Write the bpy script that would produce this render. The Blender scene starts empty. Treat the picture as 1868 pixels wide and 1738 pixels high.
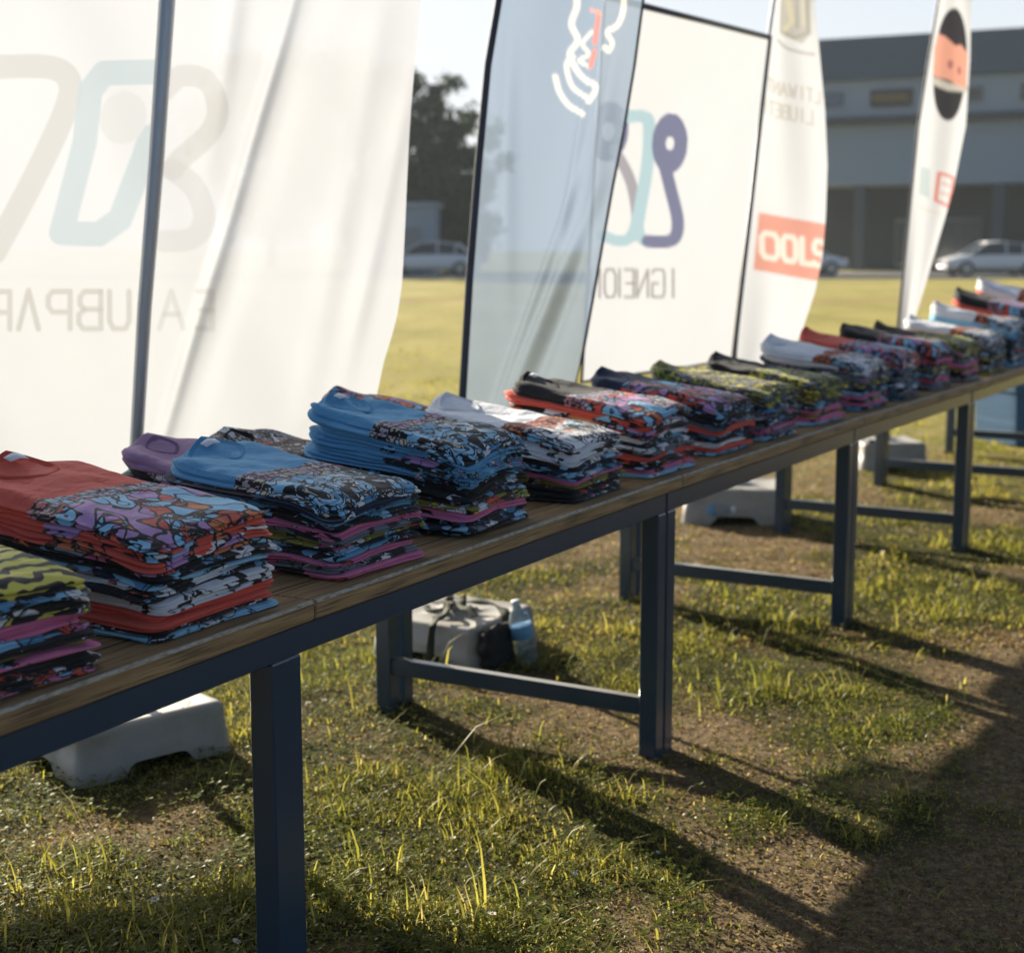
import bpy, math, random
import numpy as np
from mathutils import Vector, Matrix
random.seed(7); np.random.seed(7)
R = math.radians
scene = bpy.context.scene
COL = scene.collection

# ------------------------------------------------------------------ camera geometry
F = 2750.0; CX, CY = 934.0, 869.0; H = 1.36
TH = math.atan(423 / F); ct, st = math.cos(TH), math.sin(TH)
def ray(px, py):
    u = (px - CX) / F; v = (CY - py) / F
    return np.array([u, ct + v * st, -st + v * ct])
def onplane(px, py, p0, nrm):
    """a point of the vertical cloth plane through p0"""
    r = ray(px, py); o = np.array([0, 0, H]); p0 = np.array(p0)
    k = np.dot(p0 - o, nrm) / np.dot(r, nrm)
    return o + r * k

# ------------------------------------------------------------------ tagging and mesh helpers
def tag(o, label=None, cat=None, group=None, kind=None):
    if label: o['label'] = label
    if cat: o['category'] = cat
    if group: o['group'] = group
    if kind: o['kind'] = kind
    return o
def empty(name, loc=(0, 0, 0), rz=0):
    o = bpy.data.objects.new(name, None); COL.objects.link(o)
    o.location = loc; o.rotation_euler = (0, 0, rz); o.empty_display_size = .1
    return o
def mesh_obj(name, verts, faces, mat=None, parent=None, smooth=False, loc=None, rz=None, mats=None, midx=None):
    me = bpy.data.meshes.new(name)
    me.from_pydata([tuple(map(float, v)) for v in verts], [], faces)
    if mat: me.materials.append(mat)
    for m in mats or []: me.materials.append(m)
    if midx is not None: me.polygons.foreach_set('material_index', midx)
    if smooth: me.polygons.foreach_set('use_smooth', [True] * len(me.polygons))
    me.update()
    o = bpy.data.objects.new(name, me); COL.objects.link(o)
    if parent: o.parent = parent
    if loc is not None: o.location = loc
    if rz is not None: o.rotation_euler = (0, 0, rz)
    return o
def big_mesh(name, V, Q, mat, col=None, smooth=True, k=4):
    """numpy mesh with faces of k corners (Q: n x k)"""
    me = bpy.data.meshes.new(name)
    me.vertices.add(len(V)); me.vertices.foreach_set('co', V.astype(np.float32).ravel())
    me.loops.add(Q.size); me.loops.foreach_set('vertex_index', Q.astype(np.int32).ravel())
    me.polygons.add(len(Q))
    me.polygons.foreach_set('loop_start', np.arange(0, Q.size, k, dtype=np.int32))
    me.polygons.foreach_set('loop_total', np.full(len(Q), k, dtype=np.int32))
    me.update(calc_edges=True); me.validate()
    if smooth: me.polygons.foreach_set('use_smooth', np.ones(len(me.polygons), bool))
    if col is not None:
        a = me.color_attributes.new('tint', 'FLOAT_COLOR', 'POINT')
        c = np.ones((len(V), 4), np.float32); c[:, :col.shape[1]] = col
        a.data.foreach_set('color', c.ravel())
    me.materials.append(mat)
    o = bpy.data.objects.new(name, me); COL.objects.link(o)
    return o
class MB:
    def __init__(s): s.v = []; s.f = []; s.m = []
    def add(s, v, f, mi=0):
        n = len(s.v); s.v += [tuple(p) for p in v]; s.f += [tuple(i + n for i in q) for q in f]; s.m += [mi] * len(f)
    def box(s, lo, hi, b=0.0, mi=0):
        x0, y0, z0 = lo; x1, y1, z1 = hi
        if b <= 0:
            v = [(x0,y0,z0),(x1,y0,z0),(x1,y1,z0),(x0,y1,z0),(x0,y0,z1),(x1,y0,z1),(x1,y1,z1),(x0,y1,z1)]
            s.add(v, [(0,3,2,1),(4,5,6,7),(0,1,5,4),(1,2,6,5),(2,3,7,6),(3,0,4,7)], mi); return
        def ring(a, z): return [(x0+a+b_, y0+a, z) if 0 else None for b_ in ()]
        rr = []
        for z, a in ((z0, b), (z0 + b, 0), (z1 - b, 0), (z1, b)):
            rr.append([(x0+a+b*(a==0), y0+a, z), (x1-a-b*(a==0), y0+a, z), (x1-a, y0+a+b*(a==0), z), (x1-a, y1-a-b*(a==0), z),
                       (x1-a-b*(a==0), y1-a, z), (x0+a+b*(a==0), y1-a, z), (x0+a, y1-a-b*(a==0), z), (x0+a, y0+a+b*(a==0), z)])
        v = [p for r in rr for p in r]; f = []
        for k in range(3):
            for i in range(8):
                j = (i + 1) % 8; f.append((k*8+i, k*8+j, (k+1)*8+j, (k+1)*8+i))
        f.append(tuple(range(7, -1, -1))); f.append(tuple(24 + i for i in range(8)))
        s.add(v, f, mi)
    def tube(s, pts, r, n=10, mi=0, cap=True):
        pts = [np.array(p, float) for p in pts]; m = len(pts)
        rs = r if isinstance(r, (list, tuple, np.ndarray)) else [r] * m
        v = []; up = np.array([0, 0, 1.0])
        for i, p in enumerate(pts):
            t = pts[min(i+1, m-1)] - pts[max(i-1, 0)]; t = t / (np.linalg.norm(t) + 1e-9)
            a = np.cross(t, up if abs(t[2]) < .95 else np.array([0, 1.0, 0])); a /= np.linalg.norm(a) + 1e-9
            b = np.cross(t, a)
            for k in range(n):
                q = 2 * math.pi * k / n; v.append(p + (a * math.cos(q) + b * math.sin(q)) * rs[i])
        f = [(i*n+k, i*n+(k+1) % n, (i+1)*n+(k+1) % n, (i+1)*n+k) for i in range(m-1) for k in range(n)]
        if cap: f += [tuple(range(n-1, -1, -1)), tuple((m-1)*n + k for k in range(n))]
        s.add(v, f, mi)
    def lathe(s, prof, n=24, c=(0, 0, 0), mi=0):
        v = []; 
        for r, z in prof:
            for k in range(n):
                q = 2*math.pi*k/n; v.append((c[0]+r*math.cos(q), c[1]+r*math.sin(q), c[2]+z))
        f = [(i*n+k, i*n+(k+1) % n, (i+1)*n+(k+1) % n, (i+1)*n+k) for i in range(len(prof)-1) for k in range(n)]
        f += [tuple(range(n-1, -1, -1)), tuple((len(prof)-1)*n + k for k in range(n))]
        s.add(v, f, mi)
    def build(s, name, mat, parent=None, smooth=False, loc=None, rz=None, mats=None):
        return mesh_obj(name, s.v, s.f, mat, parent, smooth, loc, rz, mats, s.m if mats else None)
def vnoise(x, y, sc, seed=0):
    """smooth value noise 0..1"""
    x = np.asarray(x) * sc + 1000.3; y = np.asarray(y) * sc + 1000.7
    xi = np.floor(x).astype(np.int64); yi = np.floor(y).astype(np.int64); fx = x - xi; fy = y - yi
    fx = fx*fx*(3-2*fx); fy = fy*fy*(3-2*fy)
    def h(a, b):
        n = (a * 374761393 + b * 668265263 + seed * 974711) & 0xffffffff
        n = ((n ^ (n >> 13)) * 1274126177) & 0xffffffff
        return ((n ^ (n >> 16)) & 0xffff) / 65535.0
    return (h(xi, yi)*(1-fx)+h(xi+1, yi)*fx)*(1-fy) + (h(xi, yi+1)*(1-fx)+h(xi+1, yi+1)*fx)*fy

# ------------------------------------------------------------------ materials
class NT:
    def __init__(s, name):
        s.m = bpy.data.materials.new(name); s.m.use_nodes = True; s.t = s.m.node_tree; s.n = s.t.nodes; s.l = s.t.links
        s.n.clear(); s.out = s.n.new('ShaderNodeOutputMaterial')
    def add(s, ty, **kw):
        n = s.n.new(ty)
        for k, v in kw.items():
            if k in n.inputs: n.inputs[k].default_value = v
            else: setattr(n, k, v)
        return n
    def link(s, a, b): s.l.new(a, b)
    def mix(s, fac, a, b, mode='MIX'):
        n = s.n.new('ShaderNodeMix'); n.data_type = 'RGBA'; n.blend_type = mode; n.clamp_factor = True
        for sock, v in ((n.inputs['Factor'], fac), (n.inputs[6], a), (n.inputs[7], b)):
            if isinstance(v, (int, float)): sock.default_value = v
            elif isinstance(v, (tuple, list)): sock.default_value = tuple(v) + ((1,) if len(v) == 3 else ())
            else: s.link(v, sock)
        return n.outputs[2]
    def math(s, op, a, b=0.0, c=0.0, clamp=False):
        n = s.n.new('ShaderNodeMath'); n.operation = op; n.use_clamp = clamp
        for sock, v in zip(n.inputs, (a, b, c)):
            if isinstance(v, (int, float)): sock.default_value = v
            else: s.link(v, sock)
        return n.outputs[0]
    def ramp(s, fac, stops, interp='LINEAR'):
        n = s.n.new('ShaderNodeValToRGB'); n.color_ramp.interpolation = interp
        e = n.color_ramp.elements
        while len(e) < len(stops): e.new(.5)
        for el, (p, c) in zip(e, stops): el.position = p; el.color = tuple(c) + (1,)
        s.link(fac, n.inputs[0]); return n.outputs[0]
    def noise(s, vec, scale, detail=3, rough=.5):
        n = s.add('ShaderNodeTexNoise'); n.inputs['Scale'].default_value = scale
        n.inputs['Detail'].default_value = detail; n.inputs['Roughness'].default_value = rough
        if vec is not None: s.link(vec, n.inputs['Vector'])
        return n
    def obj(s): return s.add('ShaderNodeTexCoord').outputs['Object']
    def pos(s): return s.add('ShaderNodeNewGeometry').outputs['Position']
    def bsdf(s, col, rough=.7, metal=0.0, bump=None, bd=.3, dist=.002, spec=.5, **kw):
        p = s.add('ShaderNodeBsdfPrincipled')
        for sock, v in ((p.inputs['Base Color'], col), (p.inputs['Roughness'], rough), (p.inputs['Metallic'], metal), (p.inputs['Specular IOR Level'], spec)):
            if isinstance(v, (int, float)): sock.default_value = v
            elif isinstance(v, (tuple, list)): sock.default_value = tuple(v) + (1,)
            else: s.link(v, sock)
        for k, v in kw.items(): p.inputs[k].default_value = v
        if bump is not None:
            b = s.add('ShaderNodeBump'); b.inputs['Strength'].default_value = bd; b.inputs['Distance'].default_value = dist
            s.link(bump, b.inputs['Height']); s.link(b.outputs[0], p.inputs['Normal'])
        return p
    def done(s, sh): s.link(sh, s.out.inputs['Surface']); return s.m
def scl(nt, vec, sx, sy, sz):
    m = nt.add('ShaderNodeMapping'); m.inputs['Scale'].default_value = (sx, sy, sz); nt.link(vec, m.inputs[0]); return m.outputs[0]

def mat_simple(name, col, rough=.6, metal=0., var=.12, scale=6., bump=.15, dirt=None, spec=.5, dist=.002):
    t = NT(name); o = t.obj(); n = t.noise(o, scale, 5, .6)
    c = t.mix(n.outputs[0], tuple(x*(1-var) for x in col), tuple(min(1, x*(1+var)) for x in col))
    n2 = t.noise(o, scale*9, 3)
    if dirt:
        m = t.ramp(n.outputs[0], [(.5, (0, 0, 0)), (.72, (1, 1, 1))]); c = t.mix(t.math('MULTIPLY', m, .6), c, dirt)
    r = t.math('MULTIPLY_ADD', n2.outputs[0], .25, rough-.12)
    return t.done(t.bsdf(c, r, metal, n2.outputs[0], bump, dist, spec).outputs[0])

def mat_wood():
    t = NT('table_wood'); o = t.obj()
    a = t.noise(scl(t, o, 2.2, 46, 46), 1.6, 6, .62); b = t.noise(scl(t, o, 5, 190, 190), 1.3, 4, .6); c = t.noise(o, 5, 3)
    col = t.ramp(a.outputs[0], [(.28, (.16, .085, .028)), (.47, (.33, .20, .075)), (.60, (.44, .28, .115)), (.75, (.54, .37, .18))])
    col = t.mix(t.ramp(b.outputs[0], [(.5, (0, 0, 0)), (.66, (1, 1, 1))]), col, (.065, .042, .022))
    col = t.mix(t.math('MULTIPLY', c.outputs[0], .3), col, (.15, .12, .085))
    # plank seams along the top
    s = t.add('ShaderNodeSeparateXYZ'); t.link(o, s.inputs[0])
    w = t.math('FRACT', t.math('MULTIPLY', s.outputs[1], 1/.205)); g = t.math('LESS_THAN', t.math('ABSOLUTE', t.math('SUBTRACT', w, .5)), .013)
    col = t.mix(g, col, (.01, .008, .006))
    h = t.math('SUBTRACT', t.math('ADD', a.outputs[0], t.math('MULTIPLY', b.outputs[0], .7)), t.math('MULTIPLY', g, 1.5))
    return t.done(t.bsdf(col, .62, 0, h, .35, .0015).outputs[0])
def mat_worn_edge():
    t = NT('worn_edge'); n = t.noise(scl(t, t.obj(), 30, 300, 300), 1.5, 4, .7)
    c = t.mix(t.ramp(n.outputs[0], [(.4, (0, 0, 0)), (.55, (1, 1, 1))]), (.20, .16, .10), (.46, .42, .34))
    return t.done(t.bsdf(c, .7).outputs[0])
M = {}
M['wood'] = mat_wood(); M['edge'] = mat_worn_edge()
def mat_frame():
    t = NT('blue_painted_steel'); o = t.obj(); n = t.noise(o, 7, 5, .6); n2 = t.noise(o, 260, 2)
    c = t.mix(n.outputs[0], (.016, .043, .078), (.024, .056, .098))
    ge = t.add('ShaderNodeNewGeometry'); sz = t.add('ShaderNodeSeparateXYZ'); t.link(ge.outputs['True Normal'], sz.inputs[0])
    dn = t.noise(o, 40, 4, .6); du = t.math('MULTIPLY', t.math('GREATER_THAN', sz.outputs[2], .8), t.math('MULTIPLY_ADD', dn.outputs[0], .5, .45, clamp=True)); c = t.mix(du, c, (.42, .39, .33))  # pale tone painted on up-facing faces for the sunlit bar tops
    sc = t.noise(scl(t, o, 60, 60, 12), 1.6, 6, .75)
    c = t.mix(t.ramp(sc.outputs[0], [(.70, (0, 0, 0)), (.74, (1, 1, 1))]), c, (.06, .05, .045))
    return t.done(t.bsdf(c, t.math('MULTIPLY_ADD', n.outputs[0], .2, .24), 0, n2.outputs[0], .1, .0004, **{'Coat Weight': .5, 'Coat Roughness': .22}).outputs[0])
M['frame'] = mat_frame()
M['base'] = mat_simple('grey_moulded_plastic', (.36, .35, .33), .55, 0, .1, 7, .2, (.22, .19, .14))
M['plug'] = mat_simple('black_plug', (.03, .03, .03), .5)
M['pole'] = mat_simple('brushed_pole', (.42, .44, .47), .34, .75, .08, 9, .05)
M['navy'] = mat_simple('navy_sleeve', (.016, .024, .05), .6)
M['darkpole'] = mat_simple('dark_grey_pole', (.09, .10, .115), .45, .3)
M['strap'] = mat_simple('olive_webbing', (.035, .04, .022), .85, 0, .3, 60, .5)
M['black'] = mat_simple('dark_end_black', (.016, .016, .018), .85, 0, .2, 60, .4)

def mat_cloth_flag(name, trans=.0, tk=.46, tw=.7):
    t = NT(name); a = t.add('ShaderNodeAttribute'); a.attribute_name = 'tint'
    o = t.obj(); w = t.noise(scl(t, o, 700, 700, 700), 1, 2); w2 = t.noise(o, 3.0, 4, .6)
    c = t.mix(w2.outputs[0], t.mix(1.0, a.outputs[0], (.93, .93, .93), 'MULTIPLY'), a.outputs[0])
    b = t.add('ShaderNodeBump'); b.inputs['Strength'].default_value = .15; b.inputs['Distance'].default_value = .001; t.link(w.outputs[0], b.inputs['Height'])
    d = t.add('ShaderNodeBsdfDiffuse'); tr = t.add('ShaderNodeBsdfTranslucent')
    t.link(c, d.inputs[0]); t.link(t.mix(1.0, c, (tk,)*3, 'MULTIPLY'), tr.inputs[0])
    for x in (d, tr): t.link(b.outputs[0], x.inputs['Normal'])
    m = t.add('ShaderNodeMixShader'); m.inputs[0].default_value = tw; t.link(d.outputs[0], m.inputs[1]); t.link(tr.outputs[0], m.inputs[2])
    if trans > 0:
        tp = t.add('ShaderNodeBsdfTransparent'); tp.inputs[0].default_value = (.66, .76, .90, 1)
        m2 = t.add('ShaderNodeMixShader'); m2.inputs[0].default_value = trans
        t.link(m.outputs[0], m2.inputs[1]); t.link(tp.outputs[0], m2.inputs[2]); m = m2
    return t.done(m.outputs[0])
M['flagA'] = mat_cloth_flag('white_backlit_cloth', .09)
M['flagB'] = mat_cloth_flag('sheer_blue_cloth', .24, tk=.66, tw=.75)
M['flagC'] = mat_cloth_flag('white_flag_cloth', .0)

# shirt palettes (real cloth and ink colours)
RED=(.66,.10,.065); BLUE=(.11,.33,.54); LBL=(.28,.56,.76); NAVY=(.012,.022,.05); BLK=(.011,.011,.013); WHT=(.72,.74,.78)
GRY=(.16,.18,.22); PUR=(.36,.21,.34); PNK=(.62,.17,.32); YEL=(.62,.55,.08); OLV=(.24,.23,.04); ORG=(.66,.2,.07); GRN=(.33,.42,.06); LIL=(.48,.27,.50); CRM=(.5,.46,.34)
PAL = {
 'comic_top': [LBL, LIL, LBL, RED, LIL, ORG, LBL, LIL, WHT, RED],
 'city_top': [WHT, LBL, WHT, BLK, BLUE, LBL, CRM, LBL],
 'mono_top': [WHT, WHT, BLK, WHT, GRY, ORG, WHT, LBL, WHT],
 'comic': [BLK, LBL, RED, LIL, WHT, LBL, ORG, WHT, LIL, RED],
 'bluewht': [BLK, LBL, WHT, BLUE, LBL, NAVY, LBL, GRY, BLUE, WHT],
 'bluedot': [BLK, LBL, BLK, BLUE, BLK, WHT, BLK, LIL, LBL, BLUE],
 'yellow': [YEL, YEL, BLK, YEL, BLK, YEL],
 'mono': [WHT, BLK, WHT, GRY, BLK, BLK, RED, WHT, BLK],
 'rb': [RED, LBL, BLK, LIL, RED, BLUE, PNK, BLK, ORG],
 'olive': [OLV, YEL, GRY, YEL, BLK, GRN, GRY, YEL, BLK],
 'pink': [PNK, BLK, LIL, PNK, LBL, BLK, RED],
 'letters': [BLK, WHT, BLK, BLK, WHT, BLK, RED, BLK],
 'colour': [WHT, RED, YEL, LBL, BLK, WHT, PNK, GRN, BLK],
 'greys': [GRY, BLK, GRY, WHT, NAVY, GRY, PNK, BLK],
}
def mat_shirt(name, base, pal, scale=26, dens=.85, yp=.24, top=False, fade=None):
    t = NT(name); o = t.obj(); oi = t.add('ShaderNodeObjectInfo')
    off = t.add('ShaderNodeVectorMath'); off.operation = 'SCALE'; off.inputs[0].default_value = (7.3, 3.1, 5.7); t.link(oi.outputs['Random'], off.inputs['Scale'])
    v = t.add('ShaderNodeVectorMath'); v.operation = 'ADD'; t.link(o, v.inputs[0])
    if top: v.inputs[1].default_value = (1.3, .7, .2)
    else: t.link(off.outputs[0], v.inputs[1])
    p = scl(t, v.outputs[0], 1, .8, 1.9 if not top else .8)
    dn = t.noise(p, scale*1.5, 0, .5); dv = t.add('ShaderNodeVectorMath'); dv.operation = 'MULTIPLY_ADD'
    t.link(dn.outputs['Color'], dv.inputs[0]); dv.inputs[1].default_value = (2.4/scale,)*3 if top else (1.6/scale,)*3; t.link(p, dv.inputs[2])
    def vor(sc, feat='F1'):
        n = t.add('ShaderNodeTexVoronoi'); n.feature = feat; n.inputs['Scale'].default_value = sc; n.inputs['Randomness'].default_value = .95
        t.link(dv.outputs[0], n.inputs['Vector']); return n
    v1 = vor(scale); e1 = vor(scale, 'DISTANCE_TO_EDGE')
    v2 = vor(scale*2.7); e2 = vor(scale*2.7, 'DISTANCE_TO_EDGE')
    sp = t.add('ShaderNodeSeparateColor'); t.link(v1.outputs['Color'], sp.inputs[0])
    sp2 = t.add('ShaderNodeSeparateColor'); t.link(v2.outputs['Color'], sp2.inputs[0])
    P = PAL[pal]; st_ = [(i/len(P), c) for i, c in enumerate(P)]
    c1 = t.ramp(sp.outputs[0], st_, 'CONSTANT'); c2 = t.ramp(sp2.outputs[1], st_[::-1] and [(i/len(P), c) for i, c in enumerate(P[::-1])], 'CONSTANT')
    fine = t.math('GREATER_THAN', sp.outputs[2], .62 if top else .80)
    col = t.mix(fine, c1, c2)
    dot = t.math('MULTIPLY', t.math('LESS_THAN', v1.outputs['Distance'], .30), t.math('GREATER_THAN', sp.outputs[1], .62))
    ring = t.math('MULTIPLY', t.math('LESS_THAN', v1.outputs['Distance'], .36), t.math('GREATER_THAN', sp.outputs[1], .62))
    col = t.mix(ring, col, BLK); col = t.mix(dot, col, c2)
    l1 = t.math('LESS_THAN', e1.outputs[0], .05 if top else .055); l2 = t.math('MULTIPLY', t.math('LESS_THAN', e2.outputs[0], .075), t.math('GREATER_THAN', sp.outputs[2], .62 if top else .80))
    iso = t.noise(v.outputs[0], scale*1.1, 1.5, .5); il = t.math('LESS_THAN', t.math('ABSOLUTE', t.math('SUBTRACT', iso.outputs[0], .5)), .014 if top else .010)
    il2 = t.math('MULTIPLY', t.math('GREATER_THAN', iso.outputs[0], .60), t.math('GREATER_THAN', sp.outputs[1], .45))
    col = t.mix(il2, col, P[3])
    line = t.math('MAXIMUM', t.math('MAXIMUM', l1, l2), il)
    lc = BLK if pal not in ('yellow',) else BLK
    col = t.mix(line, col, lc)
    if pal == 'yellow':      # looping black swirls
        wv = t.add('ShaderNodeTexWave'); wv.wave_type = 'RINGS'; wv.inputs['Scale'].default_value = 9; wv.inputs['Distortion'].default_value = 7; wv.inputs['Detail'].default_value = 1.2; wv.inputs['Detail Scale'].default_value = 2.2
        t.link(v.outputs[0], wv.inputs['Vector']); col = t.mix(t.math('GREATER_THAN', wv.outputs['Fac'], .55), YEL, BLK)
    if top and pal in ('comic_top', 'city_top', 'mono_top'):   # band of chunky lettering along the top of the print
        br = t.add('ShaderNodeTexBrick'); br.offset = .4; br.inputs['Scale'].default_value = 1; br.inputs['Brick Width'].default_value = .021; br.inputs['Row Height'].default_value = .026; br.inputs['Mortar Size'].default_value = .0028; br.inputs['Mortar Smooth'].default_value = .1
        br.inputs['Color1'].default_value = {'comic_top': LBL, 'city_top': LIL, 'mono_top': RED}[pal]+(1,); br.inputs['Color2'].default_value = {'comic_top': RED, 'city_top': CRM, 'mono_top': ORG}[pal]+(1,); br.inputs['Mortar'].default_value = BLK+(1,)
        wob = t.add('ShaderNodeVectorMath'); wob.operation = 'MULTIPLY_ADD'; t.link(dn.outputs['Color'], wob.inputs[0]); wob.inputs[1].default_value = (.018, .018, 0); t.link(v.outputs[0], wob.inputs[2]); t.link(wob.outputs[0], br.inputs['Vector'])
        s0 = t.add('ShaderNodeSeparateXYZ'); t.link(o, s0.inputs[0]); sq = t.noise(v.outputs[0], 105, 1); ink = t.mix(t.math('GREATER_THAN', sq.outputs[0], .55), br.outputs[0], BLK)
        col = t.mix(t.math('GREATER_THAN', s0.outputs[1], yp-.085), col, ink)
    # where the print sits: the front part of the shirt
    s = t.add('ShaderNodeSeparateXYZ'); t.link(o, s.inputs[0])
    en = t.noise(v.outputs[0], 14, 2)
    m = t.math('MULTIPLY_ADD', en.outputs[0], .05, s.outputs[1])
    mask = t.math('LESS_THAN', m, yp)
    blot = t.noise(p, 11, 2); bm = t.math('GREATER_THAN', blot.outputs[0], .5 - (dens-.5)*.42)
    mask = t.math('MULTIPLY', mask, bm)
    # cloth
    h1 = t.noise(scl(t, o, 1, 1, 1), 30, 4, .6); h2 = t.noise(o, 420, 2)
    bc = t.mix(h1.outputs[0], tuple(x*.82 for x in base), tuple(min(x*1.15+.002, 1) for x in base))
    bc = t.mix(t.math('MULTIPLY', h2.outputs[0], .35), bc, tuple(min(1, x*1.35+.01) for x in base))
    if not top:   # some print cells on the edges return to the plain base colour
        col = t.mix(t.math('GREATER_THAN', sp.outputs[1], dens), col, base)
    col = t.mix(mask, bc, col)
    h3 = t.noise(scl(t, o, 1, 1.7, 3.0), 22, 4, .62); hh = t.math('ADD', t.math('MULTIPLY', h3.outputs[0], 8.0), t.math('ADD', t.math('MULTIPLY', h1.outputs[0], 2.5), h2.outputs[0]))
    pr = t.bsdf(col, t.math('MULTIPLY_ADD', mask, -.18, .88), 0, hh, .55, .0014, .3)
    pr.inputs['Sheen Weight'].default_value = .08; pr.inputs['Sheen Roughness'].default_value = .5
    return t.done(pr.outputs[0])
SM = {}
def sm(key, *a, **k): SM[key] = mat_shirt('shirt_' + key, *a, **k)
sm('top_yellow', YEL, 'yellow', top=True, yp=.5, dens=1.2)
sm('top_red', RED, 'comic_top', 10, top=True, yp=.275, dens=1.4)
sm('top_blue', BLUE, 'city_top', 16, top=True, yp=.26, dens=1.4)
sm('top_white', WHT, 'mono_top', 15, top=True, yp=.22, dens=1.2)
sm('top_black', BLK, 'comic_top', 11, top=True, yp=.27, dens=1.4)
sm('top_navy', NAVY, 'rb', 13, top=True, yp=.33, dens=1.0)
sm('top_olive', OLV, 'olive', 30, top=True, yp=.5, dens=1.0)
sm('top_roll', BLK, 'olive', 18, top=True, yp=.26, dens=1.4)
sm('top_purple', PUR, 'greys', 30, top=True, yp=.02)
sm('top_pat', GRY, 'mono', 40, top=True, yp=.6, dens=1.0)
sm('top_blkplain', BLK, 'olive', 26, top=True, yp=.2)
sm('red', RED, 'comic', 13, .8); sm('blue', BLUE, 'bluedot', 19, .75); sm('black', BLK, 'bluedot', 20, .75, .3)
sm('blackred', BLK, 'rb', 13, .8, .45); sm('letters', BLK, 'letters', 30, .8, .5); sm('white', WHT, 'mono', 17, .6, .12)
sm('whitegrn', BLK, 'colour', 15, .85, .5); sm('pink', PNK, 'pink', 20, .45, .2); sm('plainred', RED, 'rb', 18, .12, .10)
sm('lblue', LBL, 'bluewht', 13, .6, .2); sm('grey', GRY, 'greys', 19, .7, .5); sm('yelline', OLV, 'colour', 26, .6, .15)
sm('navy', NAVY, 'bluewht', 18, .7, .4); sm('olive', OLV, 'olive', 24, .9, .5); sm('comic', BLK, 'comic', 13, .95, .5)
CNAME = {'red':'red','blue':'blue','black':'black','blackred':'black-and-red printed','letters':'black white-lettered','white':'white','whitegrn':'green-and-white printed',
 'pink':'pink','plainred':'plain red','lblue':'light blue','grey':'grey printed','yelline':'yellow-green','navy':'navy printed','olive':'olive printed','comic':'multicoloured comic print'}

# ------------------------------------------------------------------ table axis
S = [(-1.111, 1.104), (-0.341, 2.552), (0.457, 3.985), (1.267, 5.388), (2.098, 6.755), (2.905, 8.137), (3.705, 9.522)]
cum = [-1.64]
for a, b in zip(S, S[1:]): cum.append(cum[-1] + math.dist(a, b))
def axis(t, off):
    i = max([k for k in range(len(S)-1) if cum[k] <= t] + [0])
    a, b = S[i], S[i+1]; l = math.dist(a, b); dx, dy = (b[0]-a[0])/l, (b[1]-a[1])/l; q = t - cum[i]
    return (a[0]+dx*q-dy*off, a[1]+dy*q+dx*off), math.atan2(dy, dx)
TOP = .75; TW = .035; AP = .05; LEG = .05; DEP = .92
ORD = ['first', 'second', 'third', 'fourth', 'fifth', 'sixth', 'seventh', 'eighth', 'ninth', 'tenth', 'eleventh', 'twelfth', 'thirteenth', 'fourteenth', 'fifteenth', 'sixteenth']
TL = ['nearest wood-topped table with blue legs, under the yellow and red shirt stacks',
      'wood-topped blue-legged table between the two nearest seams, under the big blue shirt stack',
      'wood-topped blue-legged table under the navy, olive and black shirt stacks mid row',
      'wood-topped blue-legged table under the far red and black shirt stacks',
      'wood-topped blue-legged table under the far white shirt stack, near the right edge',
      'farthest wood-topped blue-legged table, at the right edge before the blue crate']
def make_table(i):
    a, b = S[i], S[i+1]; L = math.dist(a, b); rz = math.atan2(b[1]-a[1], b[0]-a[0])
    root = empty('trestle_table', (a[0], a[1], 0), rz)
    tag(root, TL[i], 'table', 'wood-topped tables standing end to end')
    m = MB(); m.box((.0015, 0, TOP-TW), (L-.0015, DEP, TOP), .0035); tt = m.build('tabletop', M['wood'], root)
    # worn pale arris along the aisle edge
    v = []; f = []; n = 120
    for k in range(n+1):
        x = .004+(L-.008)*k/n; w = .0012+.0022*float(vnoise(x+i*3, 1, 23, 3))+.0025*max(0, float(vnoise(x+i*5, 1, 9, 5))-.6)
        v += [(x, .0035-.0008, TOP-.0035-.0003-w*.7), (x, -.0006, TOP-.0035-w*.2), (x, .0030, TOP+.0004), (x, .0035+w*1.4, TOP+.0005)]
    for k in range(n):
        for j in range(1, 3): q = k*4+j; f.append((q, q+4, q+5, q+1))
    mesh_obj('worn_edge', v, f, M['edge'], tt)
    sh = -.09 if i else -.07; z1 = TOP-TW-.001; z0 = z1-AP; y0 = .006; y1 = DEP-.02
    x0 = sh+.007; x1 = L+sh-.007
    if i == 0: x1 = L+sh-.001
    if i == 1: x0 = sh+.001
    for yy in (y0, y1-LEG):
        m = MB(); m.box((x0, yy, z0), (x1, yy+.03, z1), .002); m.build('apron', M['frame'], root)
    for xx in (x0+.0007, x1-.0307):
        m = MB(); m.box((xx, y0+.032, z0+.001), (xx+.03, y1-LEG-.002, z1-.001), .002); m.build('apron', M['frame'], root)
    for xx in (x0, x1-LEG):
        for yy in (y0-.002, y1-LEG):
            m = MB(); m.box((xx-.0006, yy, -.02), (xx+LEG+.0006, yy+LEG, z0-.0005), .003)
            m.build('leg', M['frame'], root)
        if xx == x0 or i == 0: continue
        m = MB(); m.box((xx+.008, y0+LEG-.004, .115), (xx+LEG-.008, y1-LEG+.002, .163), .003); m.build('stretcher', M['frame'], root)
for i in range(6): make_table(i)

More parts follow.
